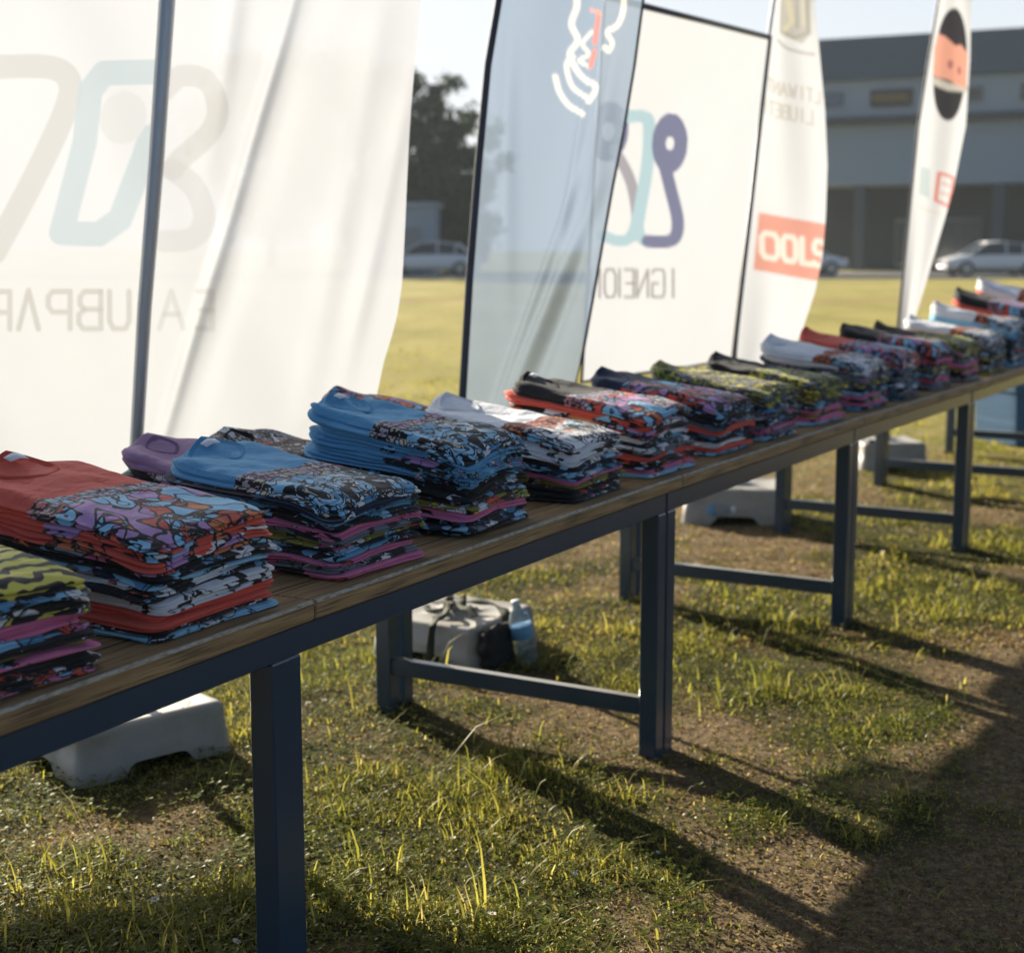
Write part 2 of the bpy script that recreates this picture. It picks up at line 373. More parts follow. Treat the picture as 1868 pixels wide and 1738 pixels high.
# ------------------------------------------------------------------ shirts
def rrect(w, d, r, n):
    per = 2*(w+d-4*r)+2*math.pi*r; out = []
    segs = [('l', (r, 0), (w-r, 0)), ('a', (w-r, r), -90), ('l', (w, r), (w, d-r)), ('a', (w-r, d-r), 0), ('l', (w-r, d), (r, d)), ('a', (r, d-r), 90), ('l', (0, d-r), (0, r)), ('a', (r, r), 180)]
    lens = [math.dist(s[1], s[2]) if s[0] == 'l' else math.pi*r/2 for s in segs]
    for k in range(n):
        q = per*k/n
        for s, l in zip(segs, lens):
            if q <= l+1e-9:
                f = q/l
                if s[0] == 'l':
                    a, b = np.array(s[1]), np.array(s[2]); dr = (b-a)/np.linalg.norm(b-a); out.append((*(a+(b-a)*f), dr[1], -dr[0]))
                else:
                    an = math.radians(s[2]+90*f); out.append((s[1][0]+r*math.cos(an), s[1][1]+r*math.sin(an), math.cos(an), math.sin(an)))
                break
            q -= l
    return np.array(out)
def make_field(w, d, seed, back):
    rs = np.random.RandomState(seed); ph = rs.rand(8)*6.28; sgn = rs.rand()*.5+.75
    def m(x, y):
        u = x/w; v = np.clip(y/d, 0, 1.1)
        g = 1.0 + back*(v**1.3)
        g = g*(1-.11*np.exp(-(u/.22)**2)*np.exp(-(v/.16)**2)*sgn-.06*np.exp(-((1-u)/.15)**2)*np.exp(-(v/.2)**2))
        g = g*(1-.06*np.clip(1-v/.12, 0, 1)**2)*(1-.04*np.clip(1-u/.10, 0, 1)**2-.04*np.clip(1-(1-u)/.10, 0, 1)**2)
        g = g*(1+.03*np.sin(5*u+ph[0])*np.cos(4*v+ph[1]))
        return g
    return m
def wr(x, y, seed):
    n = vnoise(x+seed*.37, y, 14, seed)-.5; n2 = vnoise(x, y+.2, 33, seed+5)-.5
    r = np.sin((x*.9+y*.5)*60+6*vnoise(x, y, 9, seed+9)+seed)
    r2 = np.abs(vnoise(x*.6+y*.5, (y-x)*1.6, 17, seed+3)-.5)
    return .0075*n+.0030*n2+.0011*r+.010*np.minimum(r2, .13)
def shirt_mesh(name, w, d, zb, zt, nl, mat, top, seed, N, parent=None):
    rs = np.random.RandomState(seed)
    P = rrect(w, d, .026 if top else .018+.01*rs.rand(), N); x, y, nx, ny = P.T
    x = x.copy(); y = y.copy()
    sh = (np.abs(2*x/w-1)**2.2)*np.clip(y/d-.5, 0, 1)*.11; y = y-sh
    th = np.arange(N)/N*2*np.pi
    rings = []
    cuts = np.cumsum(np.r_[0, rs.uniform(.6, 1.4, nl)]); cuts /= cuts[-1]
    K = 6 if N > 100 else 3
    for j in range(nl):
        ph = rs.rand(4)*6.28
        off = .0028*np.sin(3*th+ph[0])+.0018*np.sin(7*th+ph[1])+.0012*np.sin(13*th+ph[2])+rs.uniform(-.003, .004)
        left = np.clip(-nx, 0, 1)
        off = off+left*(rs.uniform(-.006, .009)+.003*np.sin(y*40+ph[3]))
        for k in range(K):
            q = (k+.5)/K if not (k == 0 or k == K-1) else (0.0 if k == 0 else 1.0)
            b = math.sin(math.pi*q)**.5 if 0 < q < 1 else 0
            o = -.0045+.0075*b+off*(.3+.7*b)
            v = cuts[j]+(cuts[j+1]-cuts[j])*(q*.98+.01)
            X = x+nx*o; Y = y+ny*o; A = zb(x, y); B = zt(x, y)
            rings.append(np.c_[X, Y, A+(B-A)*v])
    cx, cy = w/2, d/2
    o = off*.25-.0055
    if top: sc = [.985, .965, .94, .91, .88, .84, .80, .76, .72, .68, .63, .58, .53, .48, .43, .38, .33, .28, .23, .18, .13, .08, .04]
    else: sc = [.97, .93]
    if top and N < 100: sc = sc[::2]
    xe = x+nx*o; ye = y+ny*o
    for s_ in sc:
        X = cx+(xe-cx)*s_; Y = cy+(ye-cy)*s_; Z = zt(X, Y)
        if top: Z = Z+wr(X, Y, seed % 97)*min(1, (1-s_)*9)
        rings.append(np.c_[X, Y, Z])
    V = np.concatenate(rings); nr = len(rings); F_ = []
    idx = np.arange(N); jdx = (idx+1) % N
    Q = np.concatenate([np.c_[r*N+idx, r*N+jdx, (r+1)*N+jdx, (r+1)*N+idx] for r in range(nr-1)])
    faces = [tuple(q) for q in Q.tolist()] + [tuple(range((nr-1)*N, nr*N)), tuple(range(N-1, -1, -1))]
    return mesh_obj(name, V, faces, mat, parent, True)
MC = {}
def collar(parent, w, d, z, colr, tagcol, seed, s=1.0, hh=1.0):
    """ribbed neckband standing at the back of the folded shirt, with the small neck label inside it"""
    key = tuple(colr)
    if key not in MC:
        t = NT('neckband'); wv = t.noise(scl(t, t.obj(), 500, 500, 20), 1, 2)
        c = t.mix(wv.outputs[0], tuple(x*.8 for x in colr), tuple(x*1.05 for x in colr))
        MC[key] = t.done(t.bsdf(c, .9, 0, wv.outputs[0], .4, .001, .2).outputs[0])
    n = 48; cx, cy = w*(.5+.06*math.sin(seed*5)), d-.052; ax, ay = .072*s, .040*s; V = []; F_ = []
    for k in range(n):
        q = 2*math.pi*k/n; back = (math.sin(q)+1)/2
        px = cx+ax*math.cos(q)*(1-.25*max(0, -math.sin(q))); py = cy+ay*math.sin(q)*(1.25-.25*abs(math.cos(q)) if math.sin(q) < 0 else 1)
        g = z(px, py); hgt = (.0014+.0036*back**1.5)*hh
        prof = [(1.13, -.003), (1.08, hgt*.5), (1.03, hgt*.92), (1.0, hgt), (.97, hgt*.9), (.94, hgt*.4), (.88, .0005), (.7, -.004)]
        for r, dz in prof:
            V.append((cx+(px-cx)*r, cy+(py-cy)*r, g+dz+.001))
    m_ = 8
    for k in range(n):
        for j in range(m_-1):
            a = k*m_+j; b = ((k+1) % n)*m_+j; F_.append((a, b, b+1, a+1))
    F_.append(tuple(k*m_+m_-1 for k in range(n)))
    c = mesh_obj('neckband', V, F_, MC[key], parent, True)
    # label
    if tagcol is not None:
        key2 = ('t',)+tuple(tagcol)
        if key2 not in MC: MC[key2] = mat_simple('neck_label', tagcol, .8, 0, .15, 90, .1)
        g = z(cx, cy+ay*.6); v = []; 
        for jj in range(3):
            for ii in range(5):
                u = (ii/4-.5)*.042; v.append((cx+u, cy+ay*(.62-.42*jj/2), float(z(cx+u, cy+ay*(.62-.42*jj/2)))+.0065+.0005*jj+.002))
        f = [(r*5+c_, r*5+c_+1, (r+1)*5+c_+1, (r+1)*5+c_) for r in range(2) for c_ in range(4)]
        tg = mesh_obj('neck_label', v, f, MC[key2], c, True)
        so = tg.modifiers.new('s', 'SOLIDIFY'); so.thickness = .0008

# right edge t, width, front height, top key, recipe below the top, description, collar colour, label colour, rotation jitter
ST = [
 (-.494, .30, .145, 'top_yellow', 'yellow swirl-printed', 'blue whitegrn whitegrn pink pink blackred letters yelline pink letters letters blackred', None, None),
 (-.051, .300, .168, 'top_red', 'red comic-printed', 'red red blackred black lblue white black white white plainred plainred letters lblue', RED, WHT),
 (.419, .285, .148, 'top_blue', 'blue city-printed', 'navy blue black pink grey yelline navy blue pink grey pink', BLUE, WHT),
 (.883, .272, .190, 'top_blue', 'tall blue', 'blue blue blue blue black black black yelline pink black navy black', BLUE, WHT),
 (1.381, .29, .150, 'top_white', 'white orange-printed', 'white white white black navy navy pink yelline letters letters black', WHT, None),
 (1.829, .30, .172, 'top_black', 'black red-and-blue', 'red comic blackred white black white grey plainred letters whitegrn pink lblue', BLK, WHT),
 (2.294, .29, .158, 'top_navy', 'navy pink-spotted', 'navy black black grey plainred navy black white plainred blue', NAVY, None),
 (2.691, .28, .155, 'top_olive', 'olive yellow-grey', 'olive navy grey grey black grey pink grey navy', OLV, None),
 (3.152, .29, .150, 'top_roll', 'black roll on green-yellow', 'olive olive olive navy grey pink olive pink lblue', BLK, None),
 (3.694, .30, .176, 'top_white', 'white mid-row', 'white grey grey olive navy navy pink whitegrn pink blue', WHT, None),
 (4.131, .29, .181, 'top_red', 'small distant red', 'red grey navy grey navy black grey navy', RED, None),
 (4.600, .29, .186, 'top_black', 'black pink-fronted', 'blackred pink grey olive navy pink grey grey', BLK, None),
 (5.059, .28, .172, 'top_roll', 'black yellow-fronted', 'yelline olive grey pink olive pink grey grey', BLK, None),
 (5.560, .30, .180, 'top_white', 'white grey-fronted', 'grey grey black olive navy grey olive', WHT, None),
 (6.050, .30, .22, 'top_white', 'white and blue far', 'lblue blue navy black navy blackred grey black blue', WHT, None),
 (6.560, .30, .265, 'top_black', 'black and red far', 'red lblue navy black white black blackred grey black blue', BLK, None),
 (7.060, .30, .30, 'top_white', 'far right white', 'plainred red lblue black grey black blackred grey black blue', WHT, None),
]
def build_stack(si, t1, w, hf, topkey, desc, recipe, ccol, tcol, off=.05, d=.45, back=.27, jit=None):
    (px, py), rz = axis(t1-w/2, off); 
    # local origin = front-left bottom corner
    (px, py), _ = axis(t1-w, off)
    keys = [topkey]+recipe.split(); n = len(keys); rs = random.Random(100+si)
    near = si < 7; N = 170 if si < 4 else (110 if si < 8 else 72)
    rz += R(rs.uniform(-2, 2)) if jit is None else R(jit)
    m = make_field(w, d, si*3+1, back)
    th = [rs.uniform(.8, 1.25) for _ in keys]; th[0] = 1.35 if topkey != 'top_yellow' else 1.9
    tot = sum(th); lv = [0]; hf = hf*1.06
    for q in reversed(th): lv.append(lv[-1]+q/tot*hf)
    def level(k):
        L = lv[k]; sd = si*31+k*7
        def z(x, y):
            if k == 0: return np.zeros_like(np.asarray(x, float))+.0006
            a = vnoise(np.asarray(x), np.asarray(y), 13, sd)-.5
            return L*m(np.asarray(x, float), np.asarray(y, float))+.0075*a*min(1, k/2)
        return z
    grp = 'folded t-shirts stacked on the tables'
    for j in range(n):
        k = n-1-j                      # level index: 0 = bottom
        key = keys[j]; top = j == 0
        zb0 = level(k); zt0 = level(k+1); z0 = lv[k]
        jx, jy, ja = (rs.uniform(-.008, .008), rs.uniform(-.009, .009), rs.uniform(-2.2, 2.2)) if j else (0, 0, 0)
        sw = 1+rs.uniform(-.03, .025); sd_ = 1+rs.uniform(-.03, .02)
        if j == 0: sw = sd_ = 1.0
        zb = lambda x, y: zb0(x, y)-z0+.0003
        def zt(x, y):
            z = zt0(x, y)-z0
            if top:
                x = np.asarray(x, float); y = np.asarray(y, float)
                z = z+.024*np.clip(1-np.abs(x-w*(.5+.06*math.sin(si*5)))/.085, 0, 1)*np.exp(-((y-d+.005)/.045)**2)
                z = z+.009*np.exp(-((x-.02)/.04)**2-((y-d+.05)/.06)**2)+.006*np.exp(-((x-w+.03)/.05)**2-((y-d+.06)/.07)**2)-.006*np.exp(-((x-.085)/.03)**2-((y-d)/.05)**2)
            return z
        nl = rs.choice([1, 2, 2, 2]) if j else 2
        name = 'folded_tshirt'
        if j == 0:
            lab = f'{desc} folded t-shirt lying on top of its stack'
        else:
            o_ = 'bottom' if j == n-1 else ORD[j]+' from top'
            lab = f'{CNAME[key]} folded t-shirt, {o_} under the {desc} shirt'
        ms = SM[key]
        loc = (px, py, TOP+z0)
        if top and ccol is not None:
            root = empty(name, loc, rz); o = shirt_mesh('body', w, d, zb, zt, nl, ms, True, si*50+j, N, root)
            collar(root, w, d, lambda x, y: float(zt(x, y)), ccol, tcol, si, 1.0 if d > .4 else .62, 1.0 if d > .4 else .9)
        else:
            root = shirt_mesh(name, w*sw, d*sd_, zb, zt, nl, ms, top, si*50+j, N)
            root.location = (loc[0], loc[1], loc[2]); root.rotation_euler = (0, 0, rz+R(ja))
            ca, sa = math.cos(rz), math.sin(rz); root.location.x += ca*jx-sa*jy; root.location.y += sa*jx+ca*jy
        tag(root, lab, 't-shirt', grp)
for si, s_ in enumerate(ST): build_stack(si, *s_)
build_stack(20, .60, .285, .130, 'top_purple', 'plain purple', 'letters black pink navy grey black blue grey black', (.24, .14, .23), None, off=.515, d=.28, back=.25)
build_stack(21, .86, .25, .122, 'top_pat', 'black-and-white speckled rear-row', 'black pink navy grey black blue grey black navy', BLK, None, off=.53, d=.28, back=.25)
build_stack(22, 1.33, .27, .165, 'top_navy', 'dark maroon-speckled rear-row', 'blackred black pink navy grey black blue grey', None, None, off=.53, d=.28, back=.25)

# ------------------------------------------------------------------ print rasteriser for the flag cloths
def seg_d(P, a, b):
    a = np.array(a, float); b = np.array(b, float); ab = b-a
    t = np.clip(((P-a)@ab)/max(ab@ab, 1e-9), 0, 1); return np.linalg.norm(P-(a+t[:, None]*ab), axis=1)
def smooth_path(pts, n=6):
    out = []; p = [np.array(q, float) for q in pts]
    for i in range(len(p)-1):
        p0 = p[max(i-1, 0)]; p1 = p[i]; p2 = p[i+1]; p3 = p[min(i+2, len(p)-1)]
        for k in range(n):
            t = k/n; out.append(.5*((2*p1)+(-p0+p2)*t+(2*p0-5*p1+4*p2-p3)*t*t+(-p0+3*p1-3*p2+p3)*t**3))
    out.append(p[-1]); return out
class Print:
    def __init__(s, P, base): s.P = P; s.c = np.tile(np.array(base, float), (len(P), 1))
    def blend(s, a, col):
        a = np.clip(a, 0, 1)[:, None]; s.c = s.c*(1-a)+np.array(col)*a
    def stroke(s, pts, w, col, al=1.0, smooth=False):
        if smooth: pts = smooth_path(pts)
        d = np.full(len(s.P), 1e9)
        for a, b in zip(pts, pts[1:]): d = np.minimum(d, seg_d(s.P, a, b))
        s.blend((w/2-d+1.5)/3.0 if al == 1 else np.clip((w/2-d+1.5)/3.0, 0, 1)*al, col)
    def poly(s, pts, col, al=1.0):
        x, y = s.P.T; ins = np.zeros(len(x), bool); n = len(pts)
        for i in range(n):
            (x1, y1), (x2, y2) = pts[i], pts[(i+1) % n]
            c = (y1 > y) != (y2 > y); xx = (x2-x1)*(y-y1)/((y2-y1) or 1e-9)+x1; ins ^= c & (x < xx)
        d = np.full(len(x), 1e9)
        for i in range(n): d = np.minimum(d, seg_d(s.P, pts[i], pts[(i+1) % n]))
        s.blend(np.clip(.5+np.where(ins, d, -d)/3.0, 0, 1)*al, col)
    def ell(s, cx, cy, rx, ry, rot, col, w=None):
        x = s.P[:, 0]-cx; y = s.P[:, 1]-cy; c, q = math.cos(rot), math.sin(rot)
        u = (x*c+y*q)/rx; v = (-x*q+y*c)/ry; r = np.sqrt(u*u+v*v)
        if w is None: s.blend((1-r)*min(rx, ry)+.5, col)
        else: s.blend(w/2-np.abs(r-1)*min(rx, ry)+.5, col)
LET = {  # strokes in a unit box, y down
 'A': [[(0,1),(.5,0),(1,1)],[(.22,.62),(.78,.62)]], 'E': [[(1,0),(0,0),(0,1),(1,1)],[(0,.5),(.8,.5)]], 'B': [[(0,0),(.75,0),(.95,.15),(.95,.35),(.75,.48),(0,.48)],[(.75,.48),(1,.62),(1,.85),(.8,1),(0,1),(0,0)]],
 'P': [[(0,1),(0,0),(.8,0),(1,.15),(1,.4),(.8,.55),(0,.55)]], 'V': [[(0,0),(.5,1),(1,0)]], 'U': [[(0,0),(0,.8),(.2,1),(.8,1),(1,.8),(1,0)]], 'I': [[(.5,0),(.5,1)]],
 'G': [[(1,.12),(.85,0),(.15,0),(0,.15),(0,.85),(.15,1),(1,1),(1,.5),(.55,.5)]], 'N': [[(0,1),(0,0),(1,1),(1,0)]], 'O': [[(.2,0),(.8,0),(1,.2),(1,.8),(.8,1),(.2,1),(0,.8),(0,.2),(.2,0)]],
 'S': [[(1,.08),(.8,0),(.2,0),(0,.15),(0,.38),(.2,.5),(.8,.5),(1,.65),(1,.85),(.8,1),(.2,1),(0,.92)]], 'L': [[(0,0),(0,1),(1,1)]], 'T': [[(0,0),(1,0)],[(.5,0),(.5,1)]], 'W': [[(0,0),(.25,1),(.5,.3),(.75,1),(1,0)]],
 'D': [[(0,0),(.7,0),(1,.3),(1,.7),(.7,1),(0,1),(0,0)]], '1': [[(.2,.2),(.5,0),(.5,1)]], '0': [[(.2,0),(.8,0),(1,.2),(1,.8),(.8,1),(.2,1),(0,.8),(0,.2),(.2,0)]],
}
def letter(pr, ch, x, y, w, h, wd, col, mirror=False, ex=(1, 0), al=1.0):
    for st_ in LET[ch]:
        pts = []
        for u, v in st_:
            if mirror: u = 1-u
            pts.append((x+u*w*ex[0], y+v*h+u*w*ex[1]))
        pr.stroke(pts, wd, col, al)
def interp(tab, y):
    ys = [t[1] for t in tab]; xs = [t[0] for t in tab]; return np.interp(y, ys, xs)
def cloth(name, Ltab, Rtab, y0, y1, nu, nv, p0, dir2, disp, printer, base, mat, parent, thick=.0):
    """cloth sheet hanging in the vertical plane through p0 with heading dir2, pushed in and out by disp()"""
    dx, dy = dir2; l = math.hypot(dx, dy); dx /= l; dy /= l; nrm = np.array([-dy, dx, 0.0])   # points away from camera
    ys = np.linspace(y0, y1, nv); V = np.zeros((nu*nv, 3)); PX = np.zeros((nu*nv, 2)); UV = np.zeros((nu*nv, 2))
    for j, y in enumerate(ys):
        xl = interp(Ltab, y); xr = interp(Rtab, y)
        for i in range(nu):
            x = xl+(xr-xl)*i/(nu-1); k = j*nu+i; V[k] = onplane(x, y, p0, nrm); PX[k] = (x, y); UV[k] = (i/(nu-1), j/(nv-1))
    dd = disp(PX[:, 0], PX[:, 1], UV[:, 0]); V += nrm[None, :]*dd[:, None]
    pr = Print(PX, base); printer(pr)
    idx = (np.arange(nv-1)[:, None]*nu+np.arange(nu-1)[None, :]).ravel(); Q = np.c_[idx, idx+1, idx+nu+1, idx+nu]
    o = big_mesh(name, V, Q, mat, pr.c); o.parent = parent; o.location = -parent.location
    return o, nrm
def crease(x, y, a, b, amp, wid):
    """signed soft ridge along the line a-b on the cloth"""
    a = np.array(a, float); b = np.array(b, float); t = (b-a)/np.linalg.norm(b-a); n = np.array([t[1], -t[0]])
    d = (x-a[0])*n[0]+(y-a[1])*n[1]; s = (x-a[0])*t[0]+(y-a[1])*t[1]; L = np.linalg.norm(b-a)
    f = 1/(1+np.exp(-s/60))*1/(1+np.exp((s-L)/60)); return amp*f*np.exp(-(d/wid)**2)
def pole(name, pts_px, p0, dir2, r, mat, parent, off=0.0, ground=None, n=14):
    dx, dy = dir2; l = math.hypot(dx, dy); nrm = np.array([-dy/l, dx/l, 0.0]); P = [onplane(x, y, p0, nrm)+nrm*off for x, y in pts_px]
    if ground is not None: P.append(np.array(ground))
    m = MB(); rr = np.linspace(r[0], r[1], len(P)); m.tube(P, rr, n); return m.build(name, mat, parent, True, loc=-parent.location)
WH = (.83, .865, .94)
# flag A: the big backlit banner
pA = (-1.01, 4.02, 0); dA = (.95, .30)
fa = empty('banner_flag', (-1.01, 4.02, 0)); tag(fa, 'huge white backlit banner flag on grey pole with faint mirrored logo', 'flag', 'promotional flags behind the tables')
def prA(p):
    g = (.64, .65, .67); b = (.58, .69, .78)
    p.stroke([(-60, 130), (10, 122), (95, 122), (128, 150), (118, 205), (60, 330), (-10, 460)], 44, g, .75, True)
    p.stroke([(285, 133), (190, 133), (165, 165), (155, 260), (112, 425), (180, 428), (220, 400), (262, 290), (275, 250)], 45, b, .85)
    p.ell(225, 215, 42, 48, .2, (.77, .80, .86))
    p.stroke([(300, 165), (330, 140), (378, 150), (397, 200), (380, 245), (330, 290), (315, 310)], 40, g, .62, True)
    p.stroke([(315, 310), (355, 345), (372, 400), (350, 435), (300, 440)], 40, g, .5, True)
    x = [(-8, 'P', 26), (34, 'A', 36), (88, 'P', 40), (144, 'B', 40), (200, 'U', 36), (292, 'A', 44), (362, 'E', 26)]
    for xx, ch, w in x:
        if ch == 'A' and xx == 34: letter(p, 'V', xx, 600, w, -70, 10, (.58, .59, .61), al=.8); continue
        letter(p, ch, xx, 532, w, 68, 10, (.58, .59, .61), mirror=ch in 'PBE', al=.75 if xx < 250 else .45)
def dA_(x, y, u):
    d = .018*np.sin(x*.011-y*.004+1)+.01*np.sin(x*.023-y*.011)
    d += crease(x, y, (560, -80), (290, 830), .022, 12)-crease(x, y, (600, -80), (330, 830), .012, 26)
    d += crease(x, y, (690, 60), (560, 700), .014, 26)+crease(x, y, (742, 200), (640, 640), .016, 18)
    d += crease(x, y, (440, -100), (390, 260), .02, 22)
    d -= .05*np.clip(u-.93, 0, 1)
    return d
A_R = [(640, -900), (735, -420), (765, -60), (764, 20), (757, 130), (748, 300), (742, 400), (733, 520), (724, 575), (715, 610), (700, 660), (685, 730), (640, 765), (560, 825), (470, 875), (330, 960), (220, 1040), (150, 1100)]  # hidden lower edge cut back to shape the flag's ground shadow
A_L = [(200, -900), (-60, -700), (-420, -400), (-640, 1150)]  # unseen left part widened so its shadow darkens the near ground
cloth('flag_cloth', A_L, A_R, -860, 1095, 440, 560, pA, dA, dA_, prA, WH, M['flagA'], fa)
pole('flag_pole', [(345, -860), (327, -400), (303, 0), (283, 300), (262, 560), (246, 830), (238, 1000)], pA, dA, (.024, .0155), M['pole'], fa, -.035, (-1.035, 3.98, .10))
# flag B: sheer blue
pB = (-.21, 5.05, 0); dB = (.9, .45)
fb = empty('banner_flag', (-.21, 5.05, 0)); tag(fb, 'sheer pale blue feather flag with navy sleeve and white curly outline', 'flag', 'promotional flags behind the tables')
def prB(p):
    w = (.80, .78, .72)
    p.c[:] = (.25, .315, .41)
    p.stroke([(1046, -40), (1050, 10), (1040, 45), (1050, 75), (1036, 100), (1048, 130), (1062, 145), (1085, 160), (1072, 185)], 11, w, 1, True)
    p.stroke([(1130, -40), (1138, 10), (1128, 45), (1105, 60), (1118, 78), (1112, 92), (1100, 88)], 11, w, 1, True)
    p.stroke([(1042, 105), (1030, 120), (1040, 160), (1068, 178)], 9, w, 1, True)
    p.stroke([(1011, 140), (1018, 170), (1035, 195), (1062, 208)], 10, w, 1, True)
    p.stroke([(1075, 60), (1058, 82), (1070, 100), (1052, 112), (1070, 122)], 7, w, 1, True)
    for y0, y1 in ((25, 80), (95, 122)): p.stroke([(1088-(y0-25)*.1, y0), (1081-(y0-25)*.1, y1)], 9, (.80, .22, .14))
    p.stroke([(1074, 20), (1090, 26)], 6, (.80, .35, .25))
def dBf(x, y, u):
    d = .018*np.sin(u*7+y*.003)
    d += crease(x, y, (1120, 120), (1085, 430), .035, 16)+crease(x, y, (1085, 380), (925, 740), .05, 15)-crease(x, y, (1110, 330), (960, 740), .035, 18)
    d += crease(x, y, (1062, 200), (1030, 420), .025, 9)+crease(x, y, (1035, 380), (905, 740), .035, 10)+crease(x, y, (935, 100), (925, 500), .02, 14)
    return d
B_L = [(1010, -620), (945, -200), (915, 0), (895, 120), (878, 300), (862, 500), (847, 735), (838, 860)]
B_R = [(1020, -620), (1120, -500), (1190, -200), (1175, 0), (1160, 120), (1140, 240), (1120, 340), (1105, 430), (1085, 540), (1065, 640), (1045, 720), (1010, 800), (960, 850)]
cloth('flag_cloth', B_L, B_R, -615, 840, 120, 300, pB, dB, dBf, prB, (.42, .49, .56), M['flagB'], fb)
pole('pole_sleeve', [(1010, -615), (940, -200), (909, 0), (889, 120), (872, 300), (856, 500), (842, 735), (833, 860)], pB, dB, (.011, .014), M['navy'], fb, -.004)
pole('flag_pole', [(833, 860), (824, 1000)], pB, dB, (.012, .013), M['darkpole'], fb, -.004, (-.215, 5.04, .1))
# hem piping of B
nB = np.array([-.45, .9, 0])/math.hypot(.45, .9)
m = MB(); m.tube([onplane(x, y, pB, nB)-nB*.006+nB*float(dBf(np.array(x), np.array(y), np.array(1.0))) for x, y in B_R[1:]], .005, 6); m.build('hem', M['navy'], fb, True, loc=-fb.location)
# block flag (panel) on a pole with a top arm
pP = (.367, 6.2, 0); dP = (.853, 1.2)
fp = empty('panel_flag', (1.24, 7.42, 0)); tag(fp, 'square white panel flag with thin grey frame and looping blue ribbon logo', 'flag', 'promotional flags behind the tables')
def prP(p):
    sl = (.21, .23, .38); lb = (.46, .65, .77)
    p.ell(1110, 240, 24, 36, .1, sl, 25)
    p.stroke([(1120, 272), (1150, 330), (1162, 400), (1152, 432)], 20, (.40, .40, .48), 1, True)
    p.stroke([(1145, 213), (1172, 213), (1184, 228), (1181, 300), (1168, 380), (1162, 415)], 23, lb, 1, True)
    p.stroke([(1100, 430), (1130, 440), (1152, 430), (1165, 390), (1172, 350)], 20, lb, 1, True)
    p.stroke([(1162, 400), (1170, 435), (1190, 440)], 20, lb, 1, True)
    p.ell(1222, 262, 20, 34, .05, sl, 25)
    p.stroke([(1208, 285), (1222, 340), (1236, 400), (1232, 432), (1214, 441), (1182, 440)], 23, sl, 1, True)
    k = (.26, .25, .25)
    for x, ch, w, mir in ((1078, 'N', 16, 1), (1103, 'O', 20, 0), (1126, 'I', 8, 0), (1140, 'E', 16, 1), (1162, 'N', 20, 1), (1190, 'G', 22, 1), (1222, 'I', 12, 0)):
        letter(p, ch, x, 492, w, 50, 4.5, k, bool(mir), al=.8)
PL_ = [(1099, 18), (1068, 700)]; PR_ = [(1387, 88), (1330, 760)]
# rectangular sheet: build on its own plane with real corners
def panel():
    a = np.array([.367, 6.2]); b = np.array([1.215, 7.393]); z1, z0 = 2.32, .80; nu, nv = 150, 170
    V = np.zeros((nu*nv, 3)); k = 0
    for j in range(nv):
        for i in range(nu):
            u = i/(nu-1); v = j/(nv-1); q = a+(b-a)*u; q = q-np.array([.08+.06*u, 0])*v
            V[k] = (q[0]+.006*math.sin(u*9+v*3), q[1]+.006*math.cos(u*7+v*4), z1+(z0-z1)*v); k += 1
    dz = V[:, 2]-H; f = V[:, 1]*ct-dz*st; up = V[:, 1]*st+dz*ct
    PX = np.c_[CX+F*V[:, 0]/f, CY-F*up/f]; pr = Print(PX, WH); prP(pr)
    idx = (np.arange(nv-1)[:, None]*nu+np.arange(nu-1)[None, :]).ravel(); Q = np.c_[idx, idx+1, idx+nu+1, idx+nu]
    o = big_mesh('flag_cloth', V, Q, M['flagC'], pr.c); o.parent = fp; o.location = Vector((-1.24, -7.42, 0))
    m = MB(); m.tube([(a[0]-1.24, a[1]-7.42, z1+.012), (b[0]+.01-1.24, b[1]+.01-7.42, z1+.012)], .0125, 10); m.build('top_arm', M['darkpole'], fp, True)
    m = MB(); m.tube([(b[0]+.012-1.24, b[1]+.012-7.42, z1+.02), (b[0]-.128-1.24, b[1]+.01-7.42, .80), (b[0]-.15-1.24, b[1]+.03-7.42, .1)], [.011, .0125, .014], 10); m.build('flag_pole', M['darkpole'], fp, True)
    m = MB(); m.tube([(a[0]-1.24, a[1]-7.42, z1), (a[0]-.08-1.24, a[1]-7.42, z0)], .006, 8); m.build('side_hem', M['darkpole'], fp, True)
    m = MB(); m.tube([(a[0]-.08-1.24, a[1]-7.42, z0), (b[0]-.14-1.24, b[1]-7.42, z0)], .006, 8); m.build('bottom_hem', M['darkpole'], fp, True)
panel()
